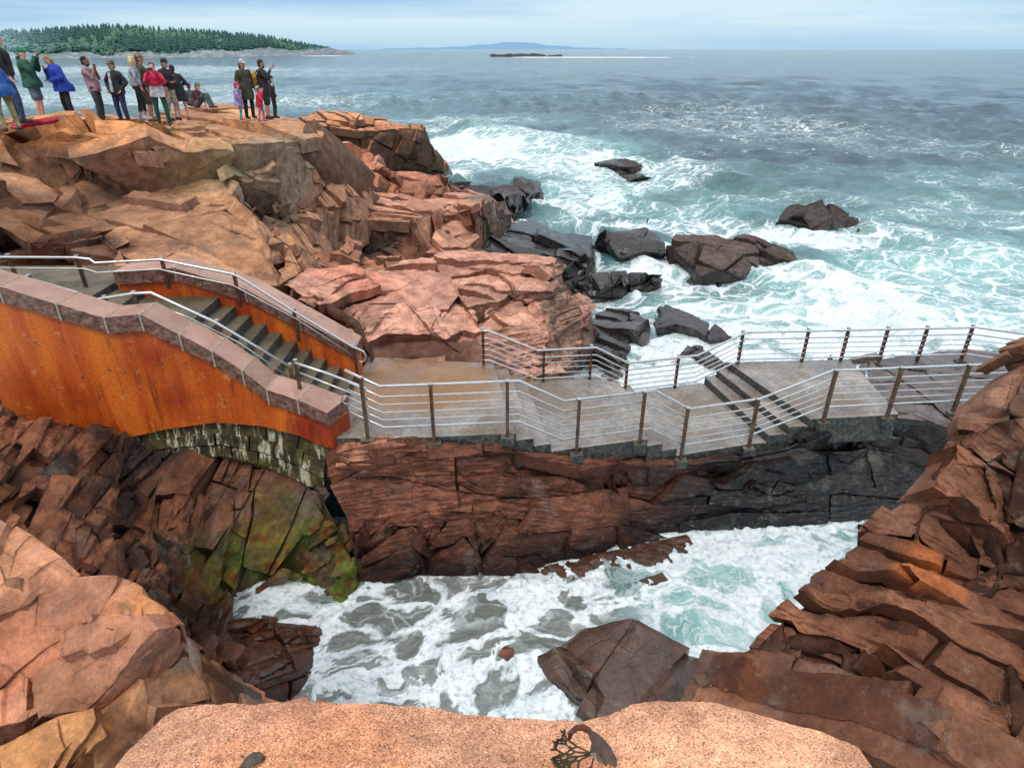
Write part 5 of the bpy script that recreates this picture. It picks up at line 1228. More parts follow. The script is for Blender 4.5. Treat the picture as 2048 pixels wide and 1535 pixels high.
rock('rock_platform', 'wet pale pink rock shelf with fine cracks carrying the right end of the railings', 'rock',
     [([(1740, 722, 2.04, Z), (1800, 712, 2.0, Z), (1900, 700, 1.95, Z), (2100, 700, 1.9, Z), (2150, 760, 1.95, Z), (2120, 840, 1.95, Z), (1950, 856, 1.95, Z), (1900, 846, 2.0, Z), (1850, 840, 2.0, Z), (1760, 830, 2.05, Z), (1720, 836, 2.04, Z), (1730, 780, 2.06, Z)],
       [(1800, 780, 2.10, Z), (1900, 780, 2.06, Z), (1800, 740, 2.08, Z)], (0, .1, -1.3))],
     ((156, 138, 130), (92, 80, 74), (136, 120, 114)), fr=(.05, -.1, 1), size=(.22, .8, .8), amp=.03, seed=121, k=.0032, crack=.5, grow=2.6, fol=.03, wetz=2.3)
rock('rock_platform', 'broken rock lip and pale slab at the left end of the near railing', 'rock',
     [([(668, 905, 2.42, Z), (700, 880, 2.5, Z), (740, 868, 2.6, Z), (790, 876, 2.63, Z), (812, 888, 2.6, Z), (800, 905, 2.5, Z), (760, 915, 2.4, Z), (700, 925, 2.3, Z)], [(750, 888, 2.66, Z), (785, 884, 2.66, Z), (710, 895, 2.52, Z)], (0, .15, -.5))],
     ((196, 142, 112), (140, 92, 70), (170, 116, 92)), size=(.12, .4, .4), amp=.06, seed=122, k=.003)
for fn, mk, d in JOBS: mk(d, fn(**d))

# ------------------------------------------------------------------ railings
RH = (1.07, .86, .70, .54, .385, .23)          # heights of the six pipes
RR_ = (.026, .017, .012, .012, .012, .020)
def railing(name, label, line, posts, mpost, block=True, side=-1, hook=None, tops=1.1, sc=1.0):
    """line: floor points (x, y, z); posts: x values"""
    c = line[len(line) // 2]
    root = tag(empty(name, c), label, 'railing')
    LF = lerp_line(line); HH = [h * sc for h in RH]; tops *= sc
    for h, r in zip(HH, RR_):
        m = MB(); pts = [(x, y, z + h) for x, y, z in line]
        m.tube(pts, r, 10 if r > .015 else 8)
        if hook and h == HH[3]:
            x, y, z = line[0]
            m.tube([(x, y, z + .54), (x - .06, y, z + .535), (x - .10, y, z + .50), (x - .115, y, z + .46), (x - .10, y, z + .42), (x - .06, y, z + .385), (x, y, z + .385)], .012, 8)
        child(m.build('rail', M_STEEL, smooth=True), root)
    for i, x in enumerate(posts):
        y, z = LF(x, 1), LF(x, 2)
        if isinstance(block, (list, tuple)) or block: zb = block[i]
        else: zb = z - .05
        m = MB(); m.box((x, y + side * .055, (z + tops + zb) / 2), (.055, .07, z + tops - zb))
        for h in HH[1:]: m.tube([(x, y + side * .05, z + h), (x, y - side * .02, z + h)], .022, 8)
        p = child(m.build('post', mpost), root)
        m = MB(); m.box((x, y + side * .055, z + tops + .012), (.064, .078, .020)); k = m.build('cap', M_STEEL, bevel=.004); k.parent = p; k.matrix_parent_inverse = (Matrix.Translation(root.location) @ Matrix.Identity(4)).inverted(); k.matrix_parent_inverse = Matrix.Identity(4)
        m = MB(); m.box((x, y + side * .07, zb - .06), (.24, .14, .17)); m.box((x, y + side * .145, zb - .05), (.05, .012, .13))
        k = m.build('base_block', M_STEP, bevel=.008); k.parent = p
    return root
def fl(x, z): return (x, FL(x) - .02, z)
railing('railing', 'near stainless railing zigzagging along the walkway edge above the inlet',
        [(-2.80, FL(-2.8) - .02, 2.92), fl(-2.24, 2.62), fl(.12, 2.62), fl(.92, 2.12), fl(2.62, 2.12), fl(3.36, 1.62), fl(4.84, 1.62), fl(6.2, 2.16), fl(9.9, 2.06), fl(12.6, 2.02)],
        [-2.53, -1.38, -.08, 1.2, 2.42, 3.32, 4.78, 6.25, 7.63, 9.1], M_POST, block=[2.62, 2.5, 2.56, 2.02, 2.06, 1.53, 1.55, 2.05, 2.05, 2.05], side=-1, hook=True, sc=.965)
def bl(x, z): return (x, BL(x) + .12, z - .06)
railing('railing', 'far railing with dark rusty posts along the seaward edge of the walkway',
        [bl(-.66, 2.6), bl(-.5, 2.6), bl(.55, 2.08), bl(1.85, 2.08), bl(2.62, 1.6), bl(4.3, 1.6), bl(5.4, 2.1), bl(10.9, 2.1), (13.5, 12.9, 1.99)],
        [-.62, .7, 1.75, 2.62, 3.85, 5.35, 6.9, 7.85, 8.8, 9.75, 10.85], M_POSTD, block=[2.5, 2.05, 2.0, 1.55, 1.55, 2.0, 2.0, 2.0, 2.0, 2.0, 2.0], side=1, sc=.82)
# stair handrails
def handrail(label, px, Y, posts, low, mpost, curl=None, lowr=.011):
    pts = [Yp(x, y, Y) for x, y in px]
    root = tag(empty('handrail', pts[len(pts) // 2]), label, 'handrail')
    if curl: pts += [Yp(x, y, Y) for x, y in curl]
    m = MB(); m.tube(pts, .024, 10); child(m.build('rail', M_STEEL, smooth=True), root)
    if low:
        m = MB(); m.tube([Yp(x, y, Y + .0) for x, y in low], lowr, 8); child(m.build('rail', M_STEEL, smooth=True), root)
    for (x, y, x2, y2) in posts:
        a = Yp(x, y, Y); b = Yp(x2, y2, Y); zb = b[2] - .04
        m = MB(); m.box((a[0], Y + .045, (a[2] + .02 + zb) / 2), (.055, .055, a[2] + .02 - zb)); p = child(m.build('post', mpost, bevel=.006), root)
        m = MB(); m.box((a[0], Y + .045, a[2] + .03), (.064, .064, .02)); k = m.build('cap', M_STEEL); k.parent = p
    return root
handrail('bright pipe handrail on short posts above the near stair wall', [(-200, 487), (0, 542), (51, 555), (150, 584), (188, 599), (204, 597), (264, 587), (302, 585), (430, 644), (582, 734)], 10.06,
         [(54, 555, 62, 584), (206, 597, 211, 625), (265, 588, 267, 613), (432, 645, 434, 672), (578, 733, 584, 772)], [(308, 606), (380, 636), (480, 686), (575, 752)], M_POST)
handrail('pipe handrail from the near stair wall down to the first railing post', [(589, 725), (650, 745), (724, 773), (741, 782)], 9.75, [(589, 725, 595, 785)], [(600, 745), (700, 785), (735, 800)], M_POST, lowr=.016)
handrail('pipe handrail with curled end along the far stair wall', [(-200, 510), (0, 514), (150, 515), (179, 518), (190, 526), (320, 519), (465, 548), (482, 556), (585, 621), (704, 693)], 11.52,
         [(13, 513, 34, 578), (150, 515, 177, 590), (321, 520, 336, 575), (466, 549, 479, 611), (586, 621, 600, 680), (707, 694, 716, 768)], [(-200, 533), (0, 535), (170, 537), (195, 545), (318, 538), (465, 570), (590, 636), (700, 706)], M_POSTD,
         curl=[(716, 698), (726, 702), (731, 710), (730, 719), (723, 724), (716, 723)])
# ------------------------------------------------------------------ far headland with spruce wood, hills, reef
JOBS = []
tree_line = [(-90, 52), (0, 50), (100, 50), (170, 43), (240, 37), (330, 46), (450, 56), (560, 71), (620, 84), (650, 95), (700, 104), (712, 108)]
tlp = lerp_line(tree_line)
wl_ = lerp_line([(-90, 118), (0, 117.5), (400, 115), (600, 112), (712, 109)])
cols = np.linspace(-90, 711, 240); NR = 26
V = []; D0 = 900.0
for px in cols:
    yl = wl_(px); b = Zp(px, yl, 0)
    tr = 9.5 * float(np.clip((640 - px) / 60, .0, 1))            # height of the trees on the ridge
    th = (yl - tlp(px)) / 1629 * b[1] - tr
    th = max(th, 1.0)
    bank = min(th, 4.0 + 1.6 * math.sin(px * .05) + 4 * float(sstep(330, 470, np.array([px]))[0]))
    for j in range(NR):
        t = j / (NR - 1)
        if t < .3: z = -1.5 + (bank + 1.5) * (t / .3) ** .7; d = 46 * t / .3
        else: u = (t - .3) / .7; z = bank + (th - bank) * math.sin(u * PI / 2); d = 46 + 210 * u
        k = (b[1] + d) / b[1]
        V.append((b[0] * k, b[1] + d, z))
V = np.array(V, np.float32)
nn = fbm(V * .07, 4, 600); n2 = fbm(V * .22, 4, 601)
t = np.tile(np.linspace(0, 1, NR), len(cols))
V[:, 2] += (nn * 3.5 + n2 * 2.4) * np.clip(t * 6, 0, 1) * (t < .36) + nn * 1.0 * (t >= .36)
V[:, 1] += n2 * 8 * (t < .3)
ii = np.arange(len(V)).reshape(len(cols), NR)
F = np.stack([ii[:-1, :-1].ravel(), ii[1:, :-1].ravel(), ii[1:, 1:].ravel(), ii[:-1, 1:].ravel()], 1)
pxs = np.repeat(cols, NR)
rockc = np.array(lin(150, 140, 136), np.float32); rockd = np.array(lin(98, 104, 112), np.float32); grn = np.array(lin(62, 92, 80), np.float32)
k = sstep(-.2, .25, n2 + .4 * nn)[:, None]; c = rockd * (1 - k) + rockc * k
kk = sstep(.24, .34, t + .12 * nn + .2 * sstep(140, 60, pxs))[:, None] * sstep(690, 640, pxs)[:, None]
c = c * (1 - kk) + grn * kk
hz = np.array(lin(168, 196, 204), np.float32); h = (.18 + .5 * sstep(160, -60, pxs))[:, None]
c = c * (1 - h) + hz * h  # aerial haze mixed into the land colour
T = NT('far_land'); M_FAR = T.done(T.mix(1.0, T.attr('col', 'Color'), T.mix(T.noise(.4, 4), (.8, .8, .8), (1.2, 1.2, 1.2)), 'MULTIPLY'), 1.0, spec=0.0)
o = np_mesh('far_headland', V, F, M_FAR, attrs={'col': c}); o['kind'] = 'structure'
# wood: thousands of spruces and some round crowns, one mass at this distance
rs3 = np.random.RandomState(11)
Vs = []; Fs = []; Cs = []; nv = 0
G = V.reshape(len(cols), NR, 3)
for q in range(4200):
    i = rs3.randint(0, len(cols) - 1); px = cols[i]
    if px > 655 or rs3.rand() < .0: continue
    u = rs3.rand(); j = 8 + int(u * (NR - 9)) if q > 900 else NR - 1 - rs3.randint(0, 4)
    f = rs3.rand(); b = G[i, j] * (1 - f) + G[i + 1, j] * f + np.array([rs3.randn() * 1.5, rs3.randn() * 4, 0])
    dec = (fbm(np.array([[b[0] * .012, b[1] * .012, 3]], np.float32), 2, 620)[0] > .12) and rs3.rand() < .8
    edge = float(np.clip((655 - px) / 90, .35, 1))
    hgt = (5 + 10 * rs3.rand() ** 1.8) * edge; w = hgt * (.19 + .13 * rs3.rand())
    a0 = rs3.rand() * 6.28
    if not dec:
        rings = [(0.02, .55), (.16, 1.0), (.30, .62), (.34, .82), (.52, .42), (.56, .60), (.74, .22), (.78, .34), (1.0, .0)]
    else:
        hgt *= .72; w = hgt * .36
        rings = [(0.05, .3), (.25, .95), (.5, 1.05), (.75, .8), (.93, .4), (1.0, .0)]
    ns = 6; vv = []
    for z, r in rings:
        for s in range(ns):
            an = a0 + s * 2 * PI / ns; rr = w * r * (.72 + .56 * rs3.rand())
            vv.append((b[0] + rr * math.cos(an), b[1] + rr * math.sin(an), b[2] - .6 + hgt * z + (rs3.rand() - .5) * .05 * hgt))
    for m_ in range(len(rings) - 1):
        for s in range(ns):
            Fs.append((nv + m_ * ns + s, nv + m_ * ns + (s + 1) % ns, nv + (m_ + 1) * ns + (s + 1) % ns, nv + (m_ + 1) * ns + s))
    base = np.array(lin(78, 110, 84), np.float32) if dec else np.array(lin(58, 92, 78), np.float32)
    base = base * (.84 + .26 * rs3.rand())
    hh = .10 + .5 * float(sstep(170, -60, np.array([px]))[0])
    base = base * (1 - hh) + hz * hh  # same haze mixed into each tree's colour
    Cs += [base * (.72 + .42 * z) for z, r in rings for s in range(ns)]
    Vs += vv; nv += len(vv)
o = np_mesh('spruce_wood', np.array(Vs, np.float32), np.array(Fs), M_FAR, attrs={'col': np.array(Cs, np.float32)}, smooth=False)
tag(o, 'dark green spruce wood covering the far headland', 'wood', kind='stuff')

def hill(name, prof, Y, col):
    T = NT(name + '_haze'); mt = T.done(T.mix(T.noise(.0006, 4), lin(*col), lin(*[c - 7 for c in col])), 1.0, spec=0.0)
    pr = lerp_line(prof); xs = np.linspace(prof[0][0], prof[-1][0], 120); V = []
    for x in xs:
        y = pr(x) + .5 * math.sin(x * .11) + .4 * math.sin(x * .043 + 1)
        zt = max(Yp(x, y, Y)[2], -5); a = Yp(x, 103, Y)
        V += [(a[0], Y, -40), (a[0] * 1.05, Y * 1.05, zt), (a[0] * 1.3, Y * 1.3, -60)]
    ii = np.arange(len(V)).reshape(-1, 3)
    F = np.concatenate([np.stack([ii[:-1, k], ii[1:, k], ii[1:, k + 1], ii[:-1, k + 1]], 1) for k in (0, 1)])
    o = np_mesh(name, np.array(V), F, mt); o['kind'] = 'structure'
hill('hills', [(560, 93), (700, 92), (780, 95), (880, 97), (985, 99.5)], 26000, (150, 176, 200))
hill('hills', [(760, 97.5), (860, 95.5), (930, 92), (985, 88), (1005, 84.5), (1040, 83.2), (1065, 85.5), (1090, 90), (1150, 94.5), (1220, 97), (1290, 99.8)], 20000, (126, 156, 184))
rock('reef', 'long low dark reef near the horizon with surf breaking on its right', 'reef',
     [([(978, 114, 960), (995, 110, 990), (1025, 108.5, 1000), (1060, 107.6, 1000), (1085, 108.5, 1000), (1096, 112, 990), (1120, 113.5, 980), (1125, 117, 930), (1040, 117.5, 925), (985, 117.5, 925)], [(1010, 112, 970), (1060, 111, 970)], (0, 40, -6))],
     ((118, 112, 110), (96, 96, 100), (110, 104, 102)), size=(14, 18, 18), amp=1.2, seed=130, k=.003, warp=.04)
for fn, mk, d in JOBS: mk(d, fn(**d))
# ------------------------------------------------------------------ people
def cloth(name, c, c2=None, rough=.8, fold=9.0):
    T = NT(name); n = T.noise(fold, 4, .6); n2 = T.noise(60, 3)
    a = lin(*c); b = lin(*(c2 or [x * .62 for x in c]))  # darker second tone paints fold shading into the cloth
    return T.done(T.mix(T.mr(n, .3, .7), a, b), rough, T.bump(T.math('ADD', n, T.math('MULTIPLY', n2, .1)), .6, .04))
MATS = {}
def cm(c, name='cloth'):
    if c not in MATS: MATS[c] = cloth(name + '_%d_%d_%d' % c, c)
    return MATS[c]
SKIN = {'fair': cloth('fair_skin', (226, 176, 150), (206, 148, 124), .55, 4), 'tan': cloth('tan_skin', (196, 142, 112), (170, 116, 90), .55, 4), 'brown': cloth('brown_skin', (150, 102, 78), (126, 84, 64), .55, 4)}
M_EYE = cm((36, 30, 30), 'eye'); M_LIP = cm((168, 96, 88), 'lips'); M_PHONE = cloth('phone_shell', (34, 36, 40), (24, 26, 30), .3)

def remesh(m, voxel, extra=None, it=2):
    """fuse the solids in m into one continuous surface; extra solids are appended unfused"""
    me = bpy.data.meshes.new('tmp'); bmesh.ops.recalc_face_normals(m.bm, faces=m.bm.faces[:]); m.bm.to_mesh(me); m.bm.free()
    o = bpy.data.objects.new('tmp', me); COL.objects.link(o)
    md = o.modifiers.new('r', 'REMESH'); md.mode = 'VOXEL'; md.voxel_size = voxel
    sm = o.modifiers.new('s', 'SMOOTH'); sm.factor = .5; sm.iterations = it
    dg = bpy.context.evaluated_depsgraph_get(); dg.update()
    r = bpy.data.meshes.new_from_object(o.evaluated_get(dg))
    bpy.data.objects.remove(o); bpy.data.meshes.remove(me)
    if extra is not None:
        bm = bmesh.new(); bm.from_mesh(r); t = bpy.data.meshes.new('t2'); extra.bm.to_mesh(t); extra.bm.free(); bm.from_mesh(t); bm.to_mesh(r); bm.free(); bpy.data.meshes.remove(t)
    for p in r.polygons: p.use_smooth = True
    return r
def mesh_obj(name, me, mat, parent):
    me.name = name; me.materials.clear(); me.materials.append(mat)
    o = bpy.data.objects.new(name, me); COL.objects.link(o); o.parent = parent; return o

ARM = {'down': ((.265, -.02, 1.17), (.27, .07, .93)), 'phone': ((.25, .17, 1.22), (.075, .33, 1.50)), 'chin': ((.23, .14, 1.17), (.05, .20, 1.42)), 'belly': ((.29, .02, 1.17), (.07, .24, 1.13)),
       'pocket': ((.31, -.04, 1.18), (.21, .10, .97)), 'hip': ((.36, -.05, 1.18), (.20, .02, 1.03)), 'fwd': ((.22, .18, 1.2), (.14, .40, 1.12)), 'out': ((.34, .10, 1.25), (.46, .24, 1.16)), 'up': ((.25, .10, 1.25), (.36, .14, 1.60)), 'back': ((.27, -.10, 1.17), (.10, -.20, 1.0))}
def person(label, px, py, Y, face, top, legs, hgt=1.72, skin='fair', hair=(70, 50, 38), hairlen=0, cap=None, capback=False, arms=('down', 'down'), lean=0.0, turn=0.0, nod=0.0, sleeve=1.0, hem=.86, leglen=1.0,
           shoes=(60, 50, 46), socks=None, spread=.10, stride=.0, sit=False, girth=1.0, hood=False, band=None, kid=False, beard=False, skirt=0.0, z=None, coat=None, bulk=1.0):
    base = Yp(px, py, Y) if z is None else (Yp(px, py, Y)[0], Y, z)
    root = tag(empty('person', base, face), label, 'person', 'sightseers on the headland')
    s = hgt / 1.74
    hk = 1.28 if kid else 1.0
    LB = Matrix.Translation((0, 0, .95)) @ Matrix.Rotation(turn, 4, 'Z') @ Matrix.Rotation(-lean, 4, 'X') @ Matrix.Translation((0, 0, -.95))
    drop = -.80 if sit else 0.0
    def U_(p): q = LB @ Vector(p); return (q + Vector((0, 0, drop))) * s
    def L_(p): return Vector(p) * s
    hip = [(-.095, 0, .93), (.095, 0, .93)]
    if sit:
        knee = [(-.18, .42, .50), (.16, .44, .52)]; ank = [(-.10, .62, .10), (.20, .66, .10)]
        hip = [(-.1, 0, .14), (.1, 0, .14)]
    else:
        knee = [(-spread - .015, .03 + stride, .50), (spread + .015, .03 - stride, .50)]; ank = [(-spread - .02, -.02 + stride * 1.4, .09), (spread + .02, -.02 - stride * 1.6, .09)]
    body = MB(); ex = MB()
    # head and neck
    hc = Vector((0, .03, 1.615)); hd = LB @ hc + Vector((0, 0, drop))
    HR = Matrix.Rotation(turn, 4, 'Z') @ Matrix.Rotation(-lean * .4 - nod, 4, 'X')
    def Hp(x, y, zz): return (hd + (HR @ Vector((x * hk, y * hk, zz * hk)))) * s
    body.ball(Hp(0, 0, .02), .092 * s * hk, 12, (.9, 1.08, 1.16)); body.ball(Hp(0, .025, -.055), .066 * s * hk, 10, (.92, 1.0, 1.0))
    body.ball(Hp(0, .108, -.01), .017 * s * hk, 8, (.8, 1.2, 1.5))
    for q in (-1, 1): body.ball(Hp(q * .083, -.005, 0), .022 * s * hk, 8, (.5, 1, 1.4))
    body.capsule(U_((0, 0, 1.44)), Hp(0, -.015, -.06), .058 * s, .052 * s)
    # trunk
    body.capsule(U_((0, .01, 1.30)), U_((0, 0, 1.06)), .125 * s * girth, .118 * s * girth); body.capsule(U_((-.1, 0, 1.34)), U_((.1, 0, 1.34)), .095 * s * girth, .095 * s * girth)
    pc = (0, 0, .95) if not sit else (0, 0, .16)
    body.capsule(U_((0, 0, 1.06)), L_(pc), .115 * s * girth, .125 * s * girth)
    sh = [(-.175, 0, 1.40), (.175, 0, 1.40)]
    W = []
    for q, a in zip((0, 1), arms):
        e, w = ARM[a]; sg = -1 if q == 0 else 1
        e = (e[0] * sg, e[1], e[2]); w = (w[0] * sg, w[1], w[2])
        S_, E_, W_ = U_(sh[q]), U_(e), U_(w)
        body.capsule(S_, E_, .054 * s, .042 * s); body.capsule(E_, W_, .042 * s, .029 * s)
        d = (W_ - E_).normalized(); 
        if a in ('phone', 'chin', 'belly'): d = (d + Vector((-.5 * sg, .3, .2))).normalized()
        P_ = W_ + d * .06 * s
        body.capsule(W_, P_, .027 * s, .034 * s)
        sd_ = d.cross(Vector((0, 0, 1))); sd_ = (sd_ if sd_.length > .1 else Vector((1, 0, 0))).normalized(); nn_ = d.cross(sd_)
        for f in range(4):
            b0 = P_ + d * .02 * s + sd_ * (f - 1.5) * .018 * s; b1 = b0 + d * (.036, .042, .040, .03)[f] * s - nn_ * .008 * s; b2 = b1 + d * .026 * s - nn_ * .022 * s
            ex.tube([b0, b1, b2], [.0092 * s, .0088 * s, .007 * s], 6)
        b0 = W_ + d * .02 * s - sd_ * .025 * s; ex.tube([b0, b0 + d * .03 * s - sd_ * .022 * s, b0 + d * .062 * s - sd_ * .022 * s], [.011 * s, .010 * s, .008 * s], 6)
        W.append((S_, E_, W_, P_))
    Lg = []
    for q in (0, 1):
        h_, k_, a_ = L_(hip[q]), L_(knee[q]), L_(ank[q])
        body.capsule(h_, k_, .082 * s * girth, .056 * s); body.capsule(k_, k_ + (a_ - k_) * .35, .054 * s, .056 * s); body.capsule(k_ + (a_ - k_) * .35, a_, .056 * s, .036 * s)
        Lg.append((h_, k_, a_))
    mesh_obj('body', remesh(body, .017 * s, ex), SKIN[skin], root)
    for q in (-1, 1):
        m = MB(); m.ball(Hp(q * .034, .088, .018), .012 * s * hk, 8, (1.2, .7, .8)); m.build('eye', M_EYE, root)
    m = MB(); m.ball(Hp(0, .086, -.058), .014 * s * hk, 8, (1.7, .6, .55)); m.build('mouth', M_LIP, root)
    # hair, beard, cap
    if hair:
        m = MB(); m.ball(Hp(0, -.018, .045), .098 * s * hk, 12, (.95, 1.06, 1.02)); m.ball(Hp(0, -.05, -.01), .082 * s * hk, 10, (1.0, .8, 1.1))
        if hairlen:
            for q in (-1, 0, 1): m.capsule(Hp(q * .06, -.05, .0), Hp(q * .065, -.06, -.04 - hairlen), .05 * s * hk, .035 * s * hk, 8)
        me = remesh(m, .016 * s, it=1)
        mesh_obj('hair', me, cm(hair, 'hair'), root)
    if beard:
        m = MB(); m.ball(Hp(0, .035, -.085), .062 * s, 10, (1, .95, .7)); mesh_obj('beard', remesh(m, .014 * s), cm(hair, 'hair'), root)
    if cap:
        m = MB(); m.ball(Hp(0, -.006, .078), .104 * s * hk, 14, (.97, 1.08, .82)); by = -.13 if capback else .135
        m.ball(Hp(0, by, .062), .075 * s * hk, 10, (.95, 1.05, .12), HR)
        mesh_obj('cap', remesh(m, .014 * s, it=1), cm(cap, 'cap'), root)
    # upper garment
    m = MB(); g = girth * bulk
    m.capsule(U_((-.09, 0, 1.34)), U_((.09, 0, 1.34)), .122 * s * g, .122 * s * g); m.capsule(U_((0, .01, 1.30)), U_((0, 0, 1.05)), .152 * s * g, .150 * s * g)
    m.capsule(U_((-.165, 0, 1.40)), U_((.165, 0, 1.40)), .066 * s * g, .066 * s * g); m.capsule(U_((0, 0, 1.42)), U_((0, -.005, 1.47)), .085 * s, .068 * s)
    if not sit:
        for q in (-1, 1): m.capsule(U_((q * .035, 0, 1.05)), U_((q * .05, 0, hem)), .142 * s * g, (.148 + skirt) * s * g)
    else: m.capsule(U_((0, 0, 1.05)), L_((0, -.02, .2)), .148 * s * g, .17 * s * g)
    for (S_, E_, W_, P_) in W:
        m.capsule(S_, E_, .068 * s * bulk, .058 * s * bulk)
        if sleeve > .6: m.capsule(E_, E_ + (W_ - E_) * min(1, sleeve), .058 * s * bulk, .044 * s * bulk)
    if hood: m.ball(Hp(0, -.10, -.10), .085 * s, 10, (1.2, .8, .8))
    me = remesh(m, .018 * s, it=2)
    P = np.zeros(len(me.vertices) * 3, np.float32); me.vertices.foreach_get('co', P); P = P.reshape(-1, 3)
    F_ = fbm(P * np.array([9, 9, 4], np.float32) + px, 3, 700); N_ = np.zeros(len(P) * 3, np.float32); me.vertices.foreach_get('normal', N_); N_ = N_.reshape(-1, 3)
    bot = P[:, 2] < U_((0, 0, hem)).z - .02 * s
    P = P + N_ * (F_ * .036 * s)[:, None]
    if not sit: P[bot, 2] = np.maximum(P[bot, 2], U_((0, 0, hem)).z - .03 * s + .02 * F_[bot] * s)
    me.vertices.foreach_set('co', P.ravel()); me.update()
    jk = mesh_obj('jacket' if sleeve > .9 else 'shirt', me, cm(top), root)
    if band:          # a second colour on the lower half
        me2 = jk.data; me2.materials.append(cm(band))
        zc = U_((0, 0, 1.10)).z
        for p in me2.polygons:
            c = p.center
            if c.z < zc and abs(c.x) < .2 * s and p.index >= 0 and all((Vector(c) - w_).length > .10 * s for (_, _, w_, _) in W): p.material_index = 1
    if coat:
        m = MB(); m.capsule(U_((0, .155 * g, 1.40)), U_((0.01, .165 * g, hem + .04)), .035 * s, .05 * s); mesh_obj('shirt', remesh(m, .014 * s), cm(coat), root)
    # trousers, socks, shoes
    m = MB()
    m.capsule(L_((-.04, 0, pc[2])), L_((.04, 0, pc[2])), .138 * s * girth, .138 * s * girth)
    for h_, k_, a_ in Lg:
        if leglen > .55:
            m.capsule(h_, k_, .098 * s * girth, .072 * s); m.capsule(k_, k_ + (a_ - k_) * min(1, (leglen - .5) * 2), .072 * s, .056 * s if not kid else .066 * s)
        else:
            m.capsule(h_, h_ + (k_ - h_) * leglen * 2, .105 * s * girth, .098 * s * girth)
    mesh_obj('trousers' if leglen > .55 else 'shorts', remesh(m, .017 * s), cm(legs), root)
    for i_, (h_, k_, a_) in enumerate(Lg):
        m = MB(); f = Vector((0, 1, 0))
        c0 = Vector((a_.x, a_.y, max(.0, a_.z - .09 * s)))
        m.capsule(c0 + Vector((0, -.03 * s, .045 * s)), c0 + f * .15 * s + Vector((0, 0, .035 * s)), .046 * s, .04 * s); m.capsule(c0 + Vector((0, -.01 * s, .05 * s)), a_, .05 * s, .046 * s)
        mesh_obj('shoe', remesh(m, .014 * s, it=1), cm(shoes, 'shoe'), root)
        if socks:
            m = MB(); m.capsule(a_ + Vector((0, 0, .0)), a_ + (k_ - a_) * .38, .046 * s, .056 * s); mesh_obj('sock', remesh(m, .014 * s, it=1), cm(socks), root)
    root['_W'] = 0; del root['_W']
    mat = Matrix.Translation(base) @ Matrix.Rotation(face, 4, 'Z')
    return root, [mat @ w[3] for w in W], mat @ (hd * s)
def phone(p, face, label, tilt=0.0, w=.15, h=.075):
    m = MB(); m.box((0, 0, 0), (w, .012, h)); 
    o = m.build('phone', M_PHONE, bevel=.004); o.location = p; o.rotation_euler = (tilt, 0, face)
    m = MB(); m.box((0, -.0075, 0), (w * .9, .002, h * .86)); k = m.build('screen', cm((90, 110, 130), 'screen'), o)
    tag(o, label, 'phone')
R_ = math.radians
RIGHT = R_(-90)        # facing +X
Q = []
person('person in black jacket and jeans cut by the left edge of the picture', 44, 246, 16.2, R_(-60), (34, 34, 38), (58, 74, 104), 1.86, hair=(60, 46, 36), arms=('down', 'down'), hem=.98, bulk=1.12, spread=.14, stride=-.05)
person('person in blue rain jacket and khaki trousers nearest the left edge', 26, 262, 15.2, R_(60), (38, 92, 168), (176, 158, 112), 1.5, hair=(150, 130, 100), arms=('belly', 'down'), lean=.25, hem=.86, skirt=.06, bulk=1.25, spread=.14, girth=1.1)
r, w, h = person('man in green rain jacket and green cap photographing with a phone', 87, 240, 19.6, R_(-78), (36, 92, 72), (100, 120, 140), 1.80, hair=(150, 140, 130), cap=(40, 128, 88), arms=('phone', 'phone'), lean=-.10, hem=.84, skirt=.03, bulk=1.18, leglen=.42, shoes=(70, 60, 56), hood=True)
phone((w[0] + w[1]) / 2 + Vector((.05, 0, .03)), R_(-78), 'black phone held up by the man in the green cap')
r, w, h = person('woman in bright blue rain jacket looking down at her hands', 146, 243, 20, R_(140), (34, 68, 190), (40, 40, 44), 1.74, hair=(196, 152, 112), hairlen=.06, arms=('belly', 'chin'), lean=.22, nod=.35, hem=.82, skirt=.05, bulk=1.3, shoes=(40, 40, 40), spread=.18)
phone(w[0] + Vector((-.03, -.05, .05)), R_(140), 'white phone in the hand of the woman in the blue rain jacket', .6, .08, .14)
person('man with dark beard in mauve t shirt, hands raised to his chin', 207, 245, 20.2, R_(-80), (178, 140, 150), (70, 68, 74), 1.72, 'brown', (40, 32, 30), arms=('chin', 'chin'), lean=-.12, sleeve=.2, hem=.88, beard=True, girth=1.12, shoes=(60, 60, 60))
person('man in black fleece and grey brown cap facing the camera', 252, 250, 20.0, R_(172), (36, 36, 42), (42, 52, 92), 1.66, 'tan', (70, 54, 44), cap=(112, 98, 86), arms=('pocket', 'pocket'), lean=-.06, hem=.9, coat=(206, 206, 212), girth=1.12, bulk=1.1, shoes=(50, 50, 56))
person('woman with pale blond hair in grey top and black leggings', 290, 240, 20.8, R_(-55), (172, 174, 182), (36, 36, 40), 1.70, hair=(226, 208, 150), hairlen=.04, arms=('hip', 'down'), hem=.98, leglen=.82, shoes=(232, 232, 236), socks=(226, 190, 166), stride=.06)
person('tall man in olive jacket, tan cap and grey shorts behind the woman in pink', 306, 243, 21.4, R_(-75), (78, 78, 48), (92, 88, 88), 1.86, 'tan', (80, 62, 48), cap=(156, 136, 106), arms=('fwd', 'down'), hem=.86, bulk=1.1, leglen=.46, shoes=(96, 70, 56), hood=True)
r, w, h = person('woman in hot pink and white jacket with green leggings taking a photo', 331, 252, 20.3, R_(-160), (232, 40, 84), (24, 88, 74), 1.68, hair=(112, 80, 60), arms=('phone', 'phone'), nod=.1, hem=.84, skirt=.03, bulk=1.12, band=(206, 206, 200), shoes=(92, 66, 52), socks=(230, 226, 220), spread=.12)
